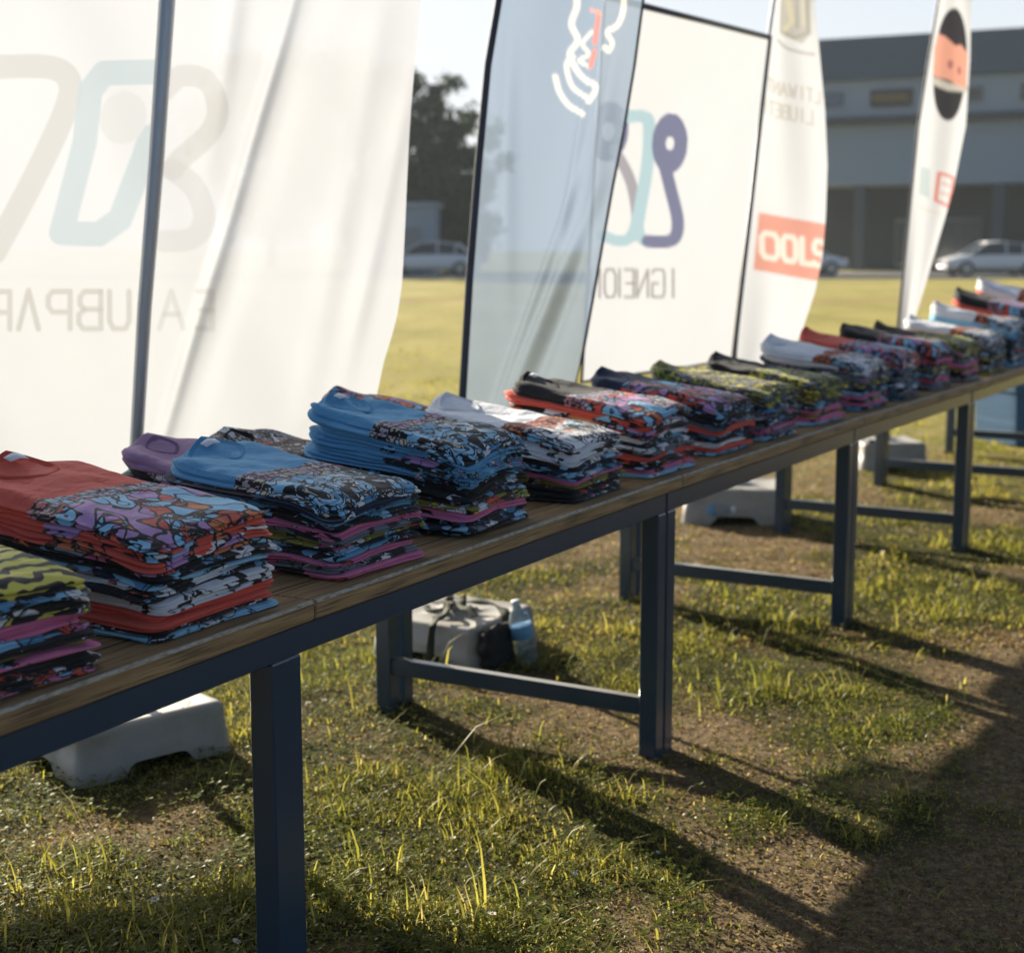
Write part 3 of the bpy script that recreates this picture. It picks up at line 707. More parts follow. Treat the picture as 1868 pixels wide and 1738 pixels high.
# flag C
pC = (1.14, 7.56, 0); dC = (.95, .3)
fc = empty('banner_flag', (1.14, 7.56, 0)); tag(fc, 'white feather flag with red OOLS box and grey emblem, right of the white panel', 'flag', 'promotional flags behind the tables')
def prC(p):
    g = (.40, .40, .38); pale = (.62, .61, .58)
    p.poly([(1430, -40), (1478, -30), (1480, 62), (1462, 80), (1428, 62)], (.58, .58, .57))
    p.stroke([(1440, -10), (1446, 40), (1433, 58)], 8, (.74, .71, .56)); p.stroke([(1466, -10), (1466, 45)], 5, (.70, .69, .60))
    p.stroke([(1455, -20), (1455, 50)], 5, g, .7); p.stroke([(1472, -20), (1474, 60), (1450, 70), (1430, 55)], 5, g, .7); p.stroke([(1431, -20), (1429, 50)], 3, g, .7)
    p.stroke([(1424, 72), (1440, 88), (1462, 97), (1483, 100)], 5, g, .65, True)
    ex = (1, .32)
    x = 1402
    for ch in 'TNAWZTL'.replace('Z', 'I'):
        w = 10; letter(p, ch, x, 142+(x-1402)*.28, w, 23, 3.2, pale, True, ex); x += 13.5
    x = 1394
    for ch in 'ITEBUIL':
        w = 9; letter(p, ch, x, 180+(x-1394)*.28, w, 25, 3.2, pale, True, ex); x += 12.5
    p.poly([(1386, 388), (1520, 413), (1505, 516), (1376, 492)], (.80, .40, .34))
    w = (.90, .86, .82)
    for ch, x, ww in (('O', 1390, 28), ('O', 1428, 22), ('L', 1460, 17), ('S', 1481, 19)):
        letter(p, ch, x, 424+(x-1388)*.16, ww, 44, 10, w, False, (1, .17))
def dCf(x, y, u): return .02*np.sin(u*4+y*.004)+.010*np.sin(u*9-y*.008)
C_L = [(1500, -520), (1450, -200), (1415, 0), (1402, 90), (1385, 240), (1369, 400), (1352, 560), (1345, 640), (1338, 700)]
C_R = [(1510, -520), (1530, -420), (1525, -200), (1478, -40), (1484, 0), (1492, 80), (1503, 200), (1507, 300), (1503, 400), (1497, 470), (1485, 530), (1460, 610), (1430, 670), (1400, 700)]
C_R[3] = (1500, -60)
cloth('flag_cloth', C_L, C_R, -515, 695, 110, 360, pC, dC, dCf, prC, WH, M['flagC'], fc)
pole('flag_pole', [(1498, -515), (1447, -200), (1412, 0), (1399, 90), (1382, 240), (1366, 400), (1349, 560), (1342, 640), (1337, 760)], pC, dC, (.008, .012), M['pole'], fc, .004, (1.13, 7.56, .1))
# flag D
pD = (2.33, 9.25, 0); dD = (.95, .3)
fd = empty('banner_flag', (2.33, 9.25, 0)); tag(fd, 'slim white feather flag with a black oval and orange-red blob, farthest right', 'flag', 'promotional flags behind the tables')
def prD(p):
    p.ell(1735, 118, 27, 103, .07, (.055, .055, .065))
    p.stroke([(1712, 148), (1732, 160), (1758, 162)], 14, (.60, .59, .56))
    p.poly([(1716, 60), (1728, 66), (1742, 84), (1752, 82), (1764, 98), (1761, 160), (1745, 158), (1730, 146), (1708, 138), (1708, 90)], (.84, .42, .33))
    for x in (1720, 1738, 1752): p.stroke([(x, 84+(x-1720)*.4), (x-2, 138+(x-1720)*.4)], 3, (.82, .42, .33))
    p.ell(1734, 118, 4, 8, 0, (.45, .2, .22)); p.ell(1748, 130, 3.5, 8, 0, (.45, .2, .22))
    p.poly([(1682, 303), (1699, 309), (1696, 362), (1678, 354)], (.60, .70, .76))
    p.stroke([(1712, 316), (1736, 326), (1727, 378), (1705, 366), (1712, 316)], 5, (.80, .25, .2))
    p.stroke([(1716, 335), (1728, 340)], 4, (.82, .5, .42)); p.stroke([(1713, 352), (1726, 357)], 4, (.82, .5, .42))
    p.stroke([(1680, 378), (1712, 392)], 4, (.78, .76, .72))
D_L = [(1790, -420), (1745, -150), (1713, 0), (1695, 110), (1676, 230), (1664, 350), (1652, 470), (1640, 590), (1634, 640)]
D_R = [(1800, -420), (1812, -300), (1785, -100), (1770, 0), (1768, 110), (1760, 230), (1735, 350), (1700, 470), (1665, 590), (1645, 640)]
cloth('flag_cloth', D_L, D_R, -415, 635, 90, 320, pD, dD, dCf, prD, WH, M['flagC'], fd)
pole('flag_pole', [(1789, -415), (1743, -150), (1711, 0), (1693, 110), (1674, 230), (1662, 350), (1650, 470), (1638, 590), (1632, 660)], pD, dD, (.006, .010), M['darkpole'], fd, -.004, (2.31, 9.24, .1))

# ------------------------------------------------------------------ flag bases
def flag_base(x, y, rz, w, d, h, label):
    root = empty('flag_base', (x, y, 0), R(rz)); tag(root, label, 'flag base', 'grey plastic flag bases on the grass')
    N = 200; P = rrect(w, d, .032, N); px, py, nx, ny = P.T; px = px-w/2; py = py-d/2
    # arched openings between the four feet
    u = np.where(np.abs(ny) > .7, np.abs(px)/(w/2), np.abs(py)/(d/2)); cut = .046*(1/(1+np.exp((u-.42)/.03)))
    cut = np.where((np.abs(nx) < .95) & (np.abs(ny) < .95), 0, cut)
    rings = []
    for q, off in ((0, .012), (.25, .008), (.5, .004), (.52, .000), (.85, -.004)):
        z = -.01+cut+(h*q-cut*q*.98)+.0; rings.append(np.c_[px+nx*off, py+ny*off, np.maximum(z, -.01)])
    for a in np.linspace(0, 90, 7): rings.append(np.c_[px+nx*(-.005-.022*(1-math.cos(R(a)))), py+ny*(-.005-.022*(1-math.cos(R(a)))), np.full(N, h-.022+.022*math.sin(R(a)))])
    for s_, z in ((.84, h), (.80, h-.004), (.5, h-.004), (.3, h-.004), (.27, h+.006), (.12, h+.008)):
        rings.append(np.c_[px*s_, py*s_, np.full(N, z)])
    V = np.concatenate(rings); nr = len(rings); i = np.arange(N); j = (i+1) % N
    F_ = [tuple(q) for r in range(nr-1) for q in np.c_[r*N+i, r*N+j, (r+1)*N+j, (r+1)*N+i].tolist()]+[tuple(range((nr-1)*N, nr*N))]
    # inner dark shell so that the arches read as hollow
    mesh_obj('body', V, F_, M['base'], root, True)
    m = MB(); m.lathe([(.022, h-.006), (.022, h+.012), (.018, h+.018), (.006, h+.019)], 20, (-w*.35, -d*.37, 0)); m.build('filler_plug', M['plug'], root, True)
    m = MB(); m.lathe([(.030, h), (.030, h+.022), (.026, h+.026), (.02, h+.026)], 20); m.build('pole_socket', M['base'], root, True)
    return root
flag_base(-1.08, 3.97, 42, .44, .45, .138, 'light grey hollow-footed plastic flag base under the nearest table')
flag_base(-.19, 5.0, -30, .40, .42, .132, 'grey flag base draped with an olive strap, seen beneath the second table')
flag_base(1.13, 7.52, -8, .50, .42, .17, 'wide grey flag base under the white panel and OOLS flags')
flag_base(2.31, 9.25, 5, .40, .40, .17, 'small pale flag base farthest away, between the far table legs')
# strap, added black shape for the dark end face, and bottle on base two
m = MB(); c, s_ = math.cos(R(-30)), math.sin(R(-30))
def L2(x, y, z): return (-.225+c*x-s_*y, 5.0+s_*x+c*y, z-.044)
def ribbon(pts, w, th=.003):
    pts = [np.array(p) for p in smooth_path(pts, 8)]; v = []; f = []
    for i, p in enumerate(pts):
        t = pts[min(i+1, len(pts)-1)]-pts[max(i-1, 0)]; t /= np.linalg.norm(t); up = np.array([0, 0, 1.]) if abs(t[2]) < .8 else np.array([.3, -1, 0]); sd = np.cross(t, up); sd /= np.linalg.norm(sd); nn = np.cross(sd, t)
        tw = .35*math.sin(i*.5); sd2 = sd*math.cos(tw)+nn*math.sin(tw); nn2 = np.cross(sd2, t)
        v += [p+sd2*w, p-sd2*w, p-sd2*w+nn2*th, p+sd2*w+nn2*th]
    for i in range(len(pts)-1):
        for k in range(4): f.append((i*4+k, i*4+(k+1) % 4, i*4+4+(k+1) % 4, i*4+4+k))
    return v, f
mm = MB()
for pts, w in (([L2(-.10, .0, .195), L2(-.02, -.02, .205), L2(.05, -.06, .215), L2(.08, -.13, .20), L2(.085, -.19, .192), L2(.09, -.228, .165), L2(.095, -.245, .08), L2(.10, -.25, .01)], .013),
               ([L2(.0, .02, .21), L2(.06, .0, .225), L2(.10, -.06, .215), L2(.15, -.1, .22), L2(.20, -.13, .205)], .018),
               ([L2(.02, -.01, .195), L2(.09, .05, .205), L2(.17, .06, .195), L2(.225, .02, .18), L2(.25, -.02, .12)], .016),
               ([L2(-.02, .03, .20), L2(.03, -.04, .20), L2(.0, -.09, .192), L2(-.05, -.05, .195)], .014)):
    v, f = ribbon(pts, w); mm.add(v, f)
o = mm.build('webbing_strap', M['strap'], None, True); tag(o, 'tangled olive webbing strap tied over the grey flag base under the second table', 'strap')
def dark_end_face():  # added black shape in place of the base's dark end face
    m = MB(); n = 24; V = []; prof = [(.0, -.16, 0), (.06, -.165, 1), (.12, -.15, 1), (.16, -.11, .9), (.175, -.04, .7)]
    v = []
    for k in range(13):
        z = .04+.142*k/12; b = math.sin(math.pi*min(1, (k+.6)/12.6))**.35; hw = .105*b+.012*math.sin(k*1.3); th = .030*b
        ring = []
        for q in range(n):
            a = 2*math.pi*q/n; ring.append(L2(.262+th*math.copysign(abs(math.cos(a))**.6, math.cos(a))+.003*math.sin(q*2+k), -.09+hw*math.copysign(abs(math.sin(a))**.7, math.sin(a)), z))
        v += ring
    f = [(i*n+k, i*n+(k+1) % n, (i+1)*n+(k+1) % n, (i+1)*n+k) for i in range(12) for k in range(n)]+[tuple(range(n-1, -1, -1)), tuple(12*n+k for k in range(n))]
    m.add(v, f); o = m.build('base_dark_end', M['black'], None, True); tag(o, 'black shape added for the dark end face of the strapped grey flag base', 'dark face')
dark_end_face()
def glassy(name, col, rough=.08):
    t = NT(name); p = t.bsdf(col, rough); p.inputs['Transmission Weight'].default_value = .85; p.inputs['IOR'].default_value = 1.2; return t.done(p.outputs[0])
M['pet'] = glassy('clear_blue_plastic', (.75, .86, .95)); M['capb'] = mat_simple('white_cap', (.7, .75, .8), .4); M['blabel'] = mat_simple('blue_label', (.12, .32, .55), .4)
def bottle(loc, rot, label, s=1.0):
    r = empty('water_bottle', loc); r.rotation_euler = rot; r.scale = (s, s, s); tag(r, label, 'bottle', 'clear water bottles by the flag bases')
    m = MB(); m.lathe([(.03, 0), (.042, .006), (.044, .03), (.041, .04), (.044, .05), (.044, .075), (.041, .085), (.044, .095), (.044, .16), (.036, .195), (.016, .222), (.015, .235)], 28); m.build('bottle_body', M['pet'], r, True)
    m = MB(); m.lathe([(.0445, .102), (.0455, .104), (.0455, .15), (.0445, .152)], 28); m.build('paper_label', M['blabel'], r, True)
    m = MB(); m.lathe([(.017, .232), (.0175, .236), (.0175, .25), (.015, .253)], 20); m.build('cap', M['capb'], r, True)
bottle((*L2(.335, -.02, 0)[:2], .0), (0, R(-12), 0), 'clear plastic water bottle with blue label beside the strapped flag base', .85)
bottle((.88, 7.42, .045), (R(84), 0, R(62)), 'clear water bottle lying left of the wide grey flag base', 1.0)
# blue crate beyond the far tables
M['crate'] = mat_simple('blue_plastic_crate', (.045, .13, .26), .5, 0, .15, 4, .1)
M['lidw'] = mat_simple('pale_lid', (.42, .44, .45), .5)
def crate():
    r = empty('storage_crate', (3.82, 10.6, 0), R(20)); tag(r, 'blue plastic storage crate with pale fittings on the grass at the right edge', 'crate')
    m = MB(); w, d, h = 1.0, .5, .42
    V = []; P = rrect(w, d, .04, 60); 
    rings = [(-.02, 0), (-.02, .02), (0, h*.86), (.012, h*.87), (.012, h), (-.008, h), (-.012, h*.3)]
    for off, z in rings: V += [(p[0]-w/2+p[2]*off, p[1]-d/2+p[3]*off, z) for p in P]
    f = [(a*60+i, a*60+(i+1) % 60, (a+1)*60+(i+1) % 60, (a+1)*60+i) for a in range(len(rings)-1) for i in range(60)]+[tuple(range(59, -1, -1)), tuple((len(rings)-1)*60+i for i in range(60))]
    m.add(V, f)
    for k in range(-3, 4): m.box((k*.13-.012, -d/2-.012, .03), (k*.13+.012, -d/2+.004, h*.85), .003)
    m.build('crate_body', M['crate'], r, False)
    m = MB(); m.box((-.30, -d/2-.03, h*.28), (-.14, -d/2-.013, h*.62), .006); m.build('latch', M['lidw'], r)
    m = MB(); m.box((.12, -d/2-.03, h*.28), (.28, -d/2-.013, h*.62), .006); m.build('latch', M['lidw'], r)
crate()

# ------------------------------------------------------------------ ground
def gz(x, y):
    return .016*(vnoise(x, y, 1.7, 3)-.5)+.014*(vnoise(x, y, 6, 4)-.5)+.006*(vnoise(x, y, 17, 6)-.5)
SUNV = Vector((-.545*math.cos(R(20.8)), .838*math.cos(R(20.8)), math.sin(R(20.8)))).normalized()
def spaced(a, b, st1, lo, hi):
    inner = np.arange(a, b, st1); out1 = a-np.geomspace(.3, a-lo, 22)[::-1]; out2 = b+np.geomspace(.3, hi-b, 26); return np.r_[out1, inner, out2]
gx = spaced(-4.5, 6.5, .045, -260, 260); gy = spaced(1.0, 13, .045, -30, 320)
GX, GY = np.meshgrid(gx, gy); GZ = gz(GX, GY)*np.clip((14-np.abs(GY-4)), 0, 1)
V = np.c_[GX.ravel(), GY.ravel(), GZ.ravel()]; nu = len(gx); nv = len(gy)
idx = (np.arange(nv-1)[:, None]*nu+np.arange(nu-1)[None, :]).ravel()
def mat_ground():
    t = NT('field_ground'); p = t.pos()
    n1 = t.noise(p, 1.3, 4, .6); n2 = t.noise(p, 38, 6, .75); n3 = t.noise(p, 160, 3, .7); n4 = t.noise(p, 7, 4, .6)
    soil = t.ramp(n2.outputs[0], [(.32, (.035, .024, .013)), (.45, (.12, .083, .045)), (.56, (.24, .17, .095)), (.68, (.42, .32, .19))])
    soil = t.mix(t.ramp(n3.outputs[0], [(.4, (0, 0, 0)), (.62, (1, 1, 1))]), soil, t.mix(.5, soil, (.26, .20, .12)))
    turf_shade = t.mix(n2.outputs[0], (.016, .020, .006), (.075, .078, .022))  # dark green under dense grass, shade between blades painted into the colour
    da = t.add('ShaderNodeAttribute'); da.attribute_name = 'tint'
    mk = t.ramp(t.math('ADD', t.math('MULTIPLY', n4.outputs[0], .6), t.math('MULTIPLY', n1.outputs[0], .45)), [(.46, (0, 0, 0)), (.60, (1, 1, 1))])
    near = t.mix(t.ramp(t.math('MULTIPLY_ADD', n2.outputs[0], .5, t.math('SUBTRACT', da.outputs['Fac'], .25)), [(.15, (0, 0, 0)), (.55, (1, 1, 1))]), soil, turf_shade)
    f1 = t.noise(scl(t, p, 1, .35, 1), .55, 4, .6); f2 = t.noise(p, 9, 4, .7)
    far = t.ramp(t.math('ADD', t.math('MULTIPLY', f1.outputs[0], .65), t.math('MULTIPLY', f2.outputs[0], .35)), [(.36, (.25, .22, .055)), (.5, (.36, .315, .09)), (.64, (.46, .38, .14))])
    s = t.add('ShaderNodeSeparateXYZ'); t.link(p, s.inputs[0])
    fm = t.ramp(t.math('MULTIPLY', s.outputs[1], 1/40), [(7.5/40, (0, 0, 0)), (13/40, (1, 1, 1))])
    col = t.mix(fm, near, far)
    # mowing stripe
    st_ = t.math('LESS_THAN', t.math('ABSOLUTE', t.math('SUBTRACT', s.outputs[1], 37.5)), 1.5); col = t.mix(t.math('MULTIPLY', st_, .35), col, (.34, .20, .10))
    return t.done(t.bsdf(col, .95, 0, n2.outputs[0], .9, .02, .1).outputs[0])
def side_of(x, y):
    """signed distance to the aisle side of the table line (positive = aisle)"""
    a = np.array(S[1]); b = np.array(S[4]); d = (b-a)/np.linalg.norm(b-a); return (x-a[0])*d[1]-(y-a[1])*d[0]
def density(x, y):
    n = .55*vnoise(x, y, 1.5, 21)+.30*vnoise(x, y, 4.5, 22)+.22*vnoise(x, y, 11, 23)
    s = side_of(x, y); b = .06-.26*np.clip((s-.05)/.8, 0, 1.1)
    g = -.01+.25*np.exp(-((x-.10)/.55)**2-((y-3.35)/.55)**2)+.10*np.exp(-((x-.75)/.4)**2-((y-4.3)/.6)**2)-.08*np.exp(-((x-1.5)/.6)**2-((y-4.4)/.9)**2)-.20*np.exp(-((x+1.1)/.35)**2-((y-3.1)/.5)**2)
    return np.clip((n+b+g-.42)*2.9, 0, 1)
go = big_mesh('ground', V, np.c_[idx, idx+1, idx+nu+1, idx+nu], mat_ground(), np.repeat(density(GX.ravel(), GY.ravel())[:, None], 3, 1)); tag(go, 'dry sunlit grass field with bare soil patches', None, None, 'structure')
M['asphalt'] = mat_simple('asphalt', (.06, .06, .062), .9, 0, .2, 2)
o = mesh_obj('road', [(-200, 64, .02), (200, 58, .02), (200, 69.5, .02), (-200, 82, .02)], [(0, 1, 2, 3)], M['asphalt']); tag(o, 'dark asphalt strip at the far edge of the field', None, None, 'structure')
m = MB(); m.add([(-200, 63.8, 0), (200, 57.8, 0), (200, 58.0, .12), (-200, 64, .12), (-200, 64.15, .12), (200, 58.15, .12), (200, 58.16, 0), (-200, 64.16, 0)], [(0, 1, 2, 3), (3, 2, 5, 4), (4, 5, 6, 7)])
o = m.build('kerb', mat_simple('kerb_concrete', (.25, .25, .24), .9)); tag(o, 'kerb line where the field meets the road', None, None, 'structure')

# ------------------------------------------------------------------ grass
def mat_grass():
    t = NT('grass_blades'); a = t.add('ShaderNodeAttribute'); a.attribute_name = 'tint'
    d = t.add('ShaderNodeBsdfDiffuse'); tr = t.add('ShaderNodeBsdfTranslucent'); g = t.add('ShaderNodeBsdfGlossy'); g.inputs['Roughness'].default_value = .45; g.inputs[0].default_value = (.5, .5, .45, 1)
    t.link(a.outputs[0], d.inputs[0]); tv = t.add('ShaderNodeVectorMath'); tv.operation = 'MULTIPLY'; t.link(a.outputs[0], tv.inputs[0]); tv.inputs[1].default_value = (1.7, 1.65, 1.0); tc = tv.outputs[0]; t.link(tc, tr.inputs[0])
    m1 = t.add('ShaderNodeMixShader'); m1.inputs[0].default_value = .58; t.link(d.outputs[0], m1.inputs[1]); t.link(tr.outputs[0], m1.inputs[2])
    m2 = t.add('ShaderNodeMixShader'); m2.inputs[0].default_value = .05; t.link(m1.outputs[0], m2.inputs[1]); t.link(g.outputs[0], m2.inputs[2])
    return t.done(m2.outputs[0])
MG = mat_grass()
def blades(n, ymin, ymax, hs, ws, seed, dry=False, flat=0.0, pw=1.0):
    rs = np.random.RandomState(seed)
    # sample a fan in front of the camera with a margin at both sides
    y = ymin+(ymax-ymin)*rs.rand(n)**pw; hw = .42*y+.7; x = (rs.rand(n)*2-1)*hw
    dn = density(x, y)
    keep = rs.rand(n) < (np.clip(dn, .20, 1) if not dry else np.clip(1.15-dn, .25, 1)); x = x[keep]; y = y[keep]; dn = dn[keep]; n = len(x)
    tuft = vnoise(x, y, 7, 51); h = hs*(.35+.95*rs.rand(n)**1.6)*(.5+.8*dn)*(.25+1.6*tuft**1.6)
    w = ws*(.7+.7*rs.rand(n)); az = rs.rand(n)*2*np.pi; lean = (.4+1.3*rs.rand(n))*(1+flat*2); z = gz(x, y)-.004
    if dry: h = hs*(.4+rs.rand(n)); 
    dx, dy = np.cos(az), np.sin(az); sx, sy = -dy, dx
    up = h*(1 if not dry else .12); out = h*lean if not dry else h
    B = np.c_[x, y, z]
    def pt(f, g, wd, sg): return B+np.c_[dx*out*g+sx*wd*sg, dy*out*g+sy*wd*sg, up*f]
    V = np.stack([pt(0, 0, w/2, -1), pt(0, 0, w/2, 1), pt(.42, .14, w/2, 1), pt(.42, .14, w/2, -1), pt(.8, .45, w*.36, 1), pt(.8, .45, w*.36, -1), pt(1, 1, w*.05, 1), pt(1, 1, w*.05, -1)], 1).reshape(-1, 3)
    k = np.arange(n)*8; Q = np.concatenate([np.c_[k, k+1, k+2, k+3], np.c_[k+3, k+2, k+4, k+5], np.c_[k+5, k+4, k+6, k+7]])
    r = rs.rand(n)[:, None]; yel = np.clip(vnoise(x, y, 2.2, 77)*.8+.35*rs.rand(n)-.2, 0, 1)[:, None]
    if dry: c = (1-r)*np.array([.20, .15, .085])+r*np.array([.42, .35, .21])
    else:
        c = (1-yel)*np.array([.150, .170, .035])+yel*np.array([.40, .34, .10]); c = c*(.65+.7*r)
        st_ = (rs.rand(n) < .06)[:, None]; c = np.where(st_, np.array([.42, .35, .18]), c)
    C_ = np.repeat(c, 8, 0); return V, Q, C_
def clover(n, seed):
    rs = np.random.RandomState(seed); y = 2.5+5.5*rs.rand(n)**1.5; x = (rs.rand(n)*2-1)*(.42*y+.6); dn = density(x, y)
    k = rs.rand(n) < np.clip(dn*1.2+.08, 0, 1)*(.3+.9*vnoise(x, y, 3, 91)); x, y = x[k], y[k]; n = len(x)
    z0 = gz(x, y)+.006+.026*rs.rand(n); Vs = []; Cs = []
    base = rs.rand(n)*6.28; col = np.array([.11, .16, .025])*(1-rs.rand(n)[:, None]*.4)+np.array([.12, .10, .01])*rs.rand(n)[:, None]
    for q in range(3):
        a = base+q*2.094; r = .0065*(.7+.6*rs.rand(n)); tl = (rs.rand(n)-.3)*.006
        c, s_ = np.cos(a), np.sin(a)
        P0 = np.c_[x, y, z0]; P1 = np.c_[x+c*r-s_*r*.6, y+s_*r+c*r*.6, z0+tl]; P2 = np.c_[x+c*r*1.6, y+s_*r*1.6, z0+tl*1.5]; P3 = np.c_[x+c*r+s_*r*.6, y+s_*r-c*r*.6, z0+tl]
        Vs.append(np.stack([P0, P1, P2, P3], 1).reshape(-1, 3)); Cs.append(np.repeat(col, 4, 0))
    V = np.concatenate(Vs); return V, np.arange(len(V)).reshape(-1, 4), np.concatenate(Cs)
def bits(n, y0, y1, sz, seed):
    rs = np.random.RandomState(seed); y = y0+(y1-y0)*rs.rand(n)**1.3; x = (rs.rand(n)*2-1)*(.42*y+.6); dn = density(x, y); k = rs.rand(n) < np.clip(1.2-dn, .25, 1); x, y = x[k], y[k]; n = len(x)
    P = np.c_[x, y, gz(x, y)+.002+.004*rs.rand(n)]; a = rs.randn(n, 3); a[:, 2] *= .45; a /= np.linalg.norm(a, axis=1)[:, None]; b = np.cross(a, rs.randn(n, 3)); b /= np.linalg.norm(b, axis=1)[:, None]
    s_ = (sz*(.4+1.1*rs.rand(n)**2))[:, None]; V = np.stack([P-a*s_, P+b*s_*.55, P+a*s_*.9, P-b*s_*.45], 1).reshape(-1, 3); r = rs.rand(n)[:, None]**1.5
    c = (1-r)*np.array([.07, .048, .028])+r*np.array([.27, .205, .14]); return V, np.arange(len(V)).reshape(-1, 4), np.repeat(c, 4, 0)
def merge(parts):
    Vs, Qs, Cs = [], [], []; o = 0
    for V, Q, C_ in parts: Vs.append(V); Qs.append(Q+o); Cs.append(C_); o += len(V)
    return np.concatenate(Vs), np.concatenate(Qs), np.concatenate(Cs)
V, Q, C_ = merge([blades(210000, 2.3, 5.2, .018, .0022, 1, pw=1.15), blades(12000, 2.4, 6.5, .050, .0034, 2), blades(1800, 2.4, 5.5, .085, .0042, 7), blades(120000, 5, 11, .026, .0045, 3), blades(50000, 10, 20, .03, .011, 4, pw=1.4), clover(60000, 5)])
o = big_mesh('grass', V, Q, MG, C_, smooth=False); tag(o, 'short green grass, clover and tufts growing in the dry field', None, None, 'stuff')
V, Q, C_ = merge([blades(170000, 2.3, 5.8, .022, .0019, 11, True, pw=1.2), blades(110000, 4.6, 11, .03, .004, 12, True), bits(150000, 2.3, 5.5, .0050, 31), bits(90000, 5, 10, .0085, 32)])
o = big_mesh('dry_litter', V, Q, MG, C_, smooth=False); tag(o, 'straw coloured dead grass and crumbled leaf bits on the bare soil', None, None, 'stuff')
# daisies
M['petal'] = mat_simple('daisy_petals', (.75, .74, .70), .6); M['disc'] = mat_simple('daisy_disc', (.6, .42, .05), .7); M['stem'] = mat_simple('daisy_stem', (.10, .15, .03), .7)
def daisy():
    r = empty('daisy', (0, 0, 0)); m = MB(); v = []; f = []
    for k in range(11):
        a = 2*math.pi*k/11+.1*math.sin(k*3); c, s_ = math.cos(a), math.sin(a); z = .036
        pts = [(.0015, 0), (.005, .0014), (.0085, .0012), (.0092, 0), (.0085, -.0012), (.005, -.0014)]
        n = len(v); v += [(p*c-q*s_, p*s_+q*c, z+p*.25) for p, q in pts]; f.append(tuple(n+i for i in range(6)))
    m.add(v, f); m.build('petals', M['petal'], r)
    m = MB(); m.lathe([(.0028, .0355), (.003, .0375), (.0015, .039)], 10); m.build('disc', M['disc'], r, True)
    m = MB(); m.tube([(0, 0, -.01), (.001, .001, .015), (0, 0, .036)], .0007, 5); m.build('stem', M['stem'], r, True)
    return r
d0 = daisy(); rs = random.Random(5); cnt = 0; first = True
while cnt < 60:
    y = 2.7+5.2*rs.random()**1.1; x = rs.uniform(-.36*y, .38*y)
    if float(density(np.array([x]), np.array([y]))[0]) < .35: continue
    cnt += 1
    if first: r = d0; first = False
    else:
        r = d0.copy(); COL.objects.link(r)
        for ch in list(d0.children): c_ = ch.copy(); COL.objects.link(c_); c_.parent = r
    r.location = (x, y, float(gz(np.array([x]), np.array([y]))[0])+rs.uniform(-.005, .008)); r.rotation_euler = (rs.uniform(-.45, .45), rs.uniform(-.45, .45), rs.uniform(0, 6)); q = rs.uniform(.6, 1.1); r.scale = (q, q, q)
    tag(r, 'tiny white daisy blooming low in the grass around the table legs', 'flower', 'daisies in the grass')

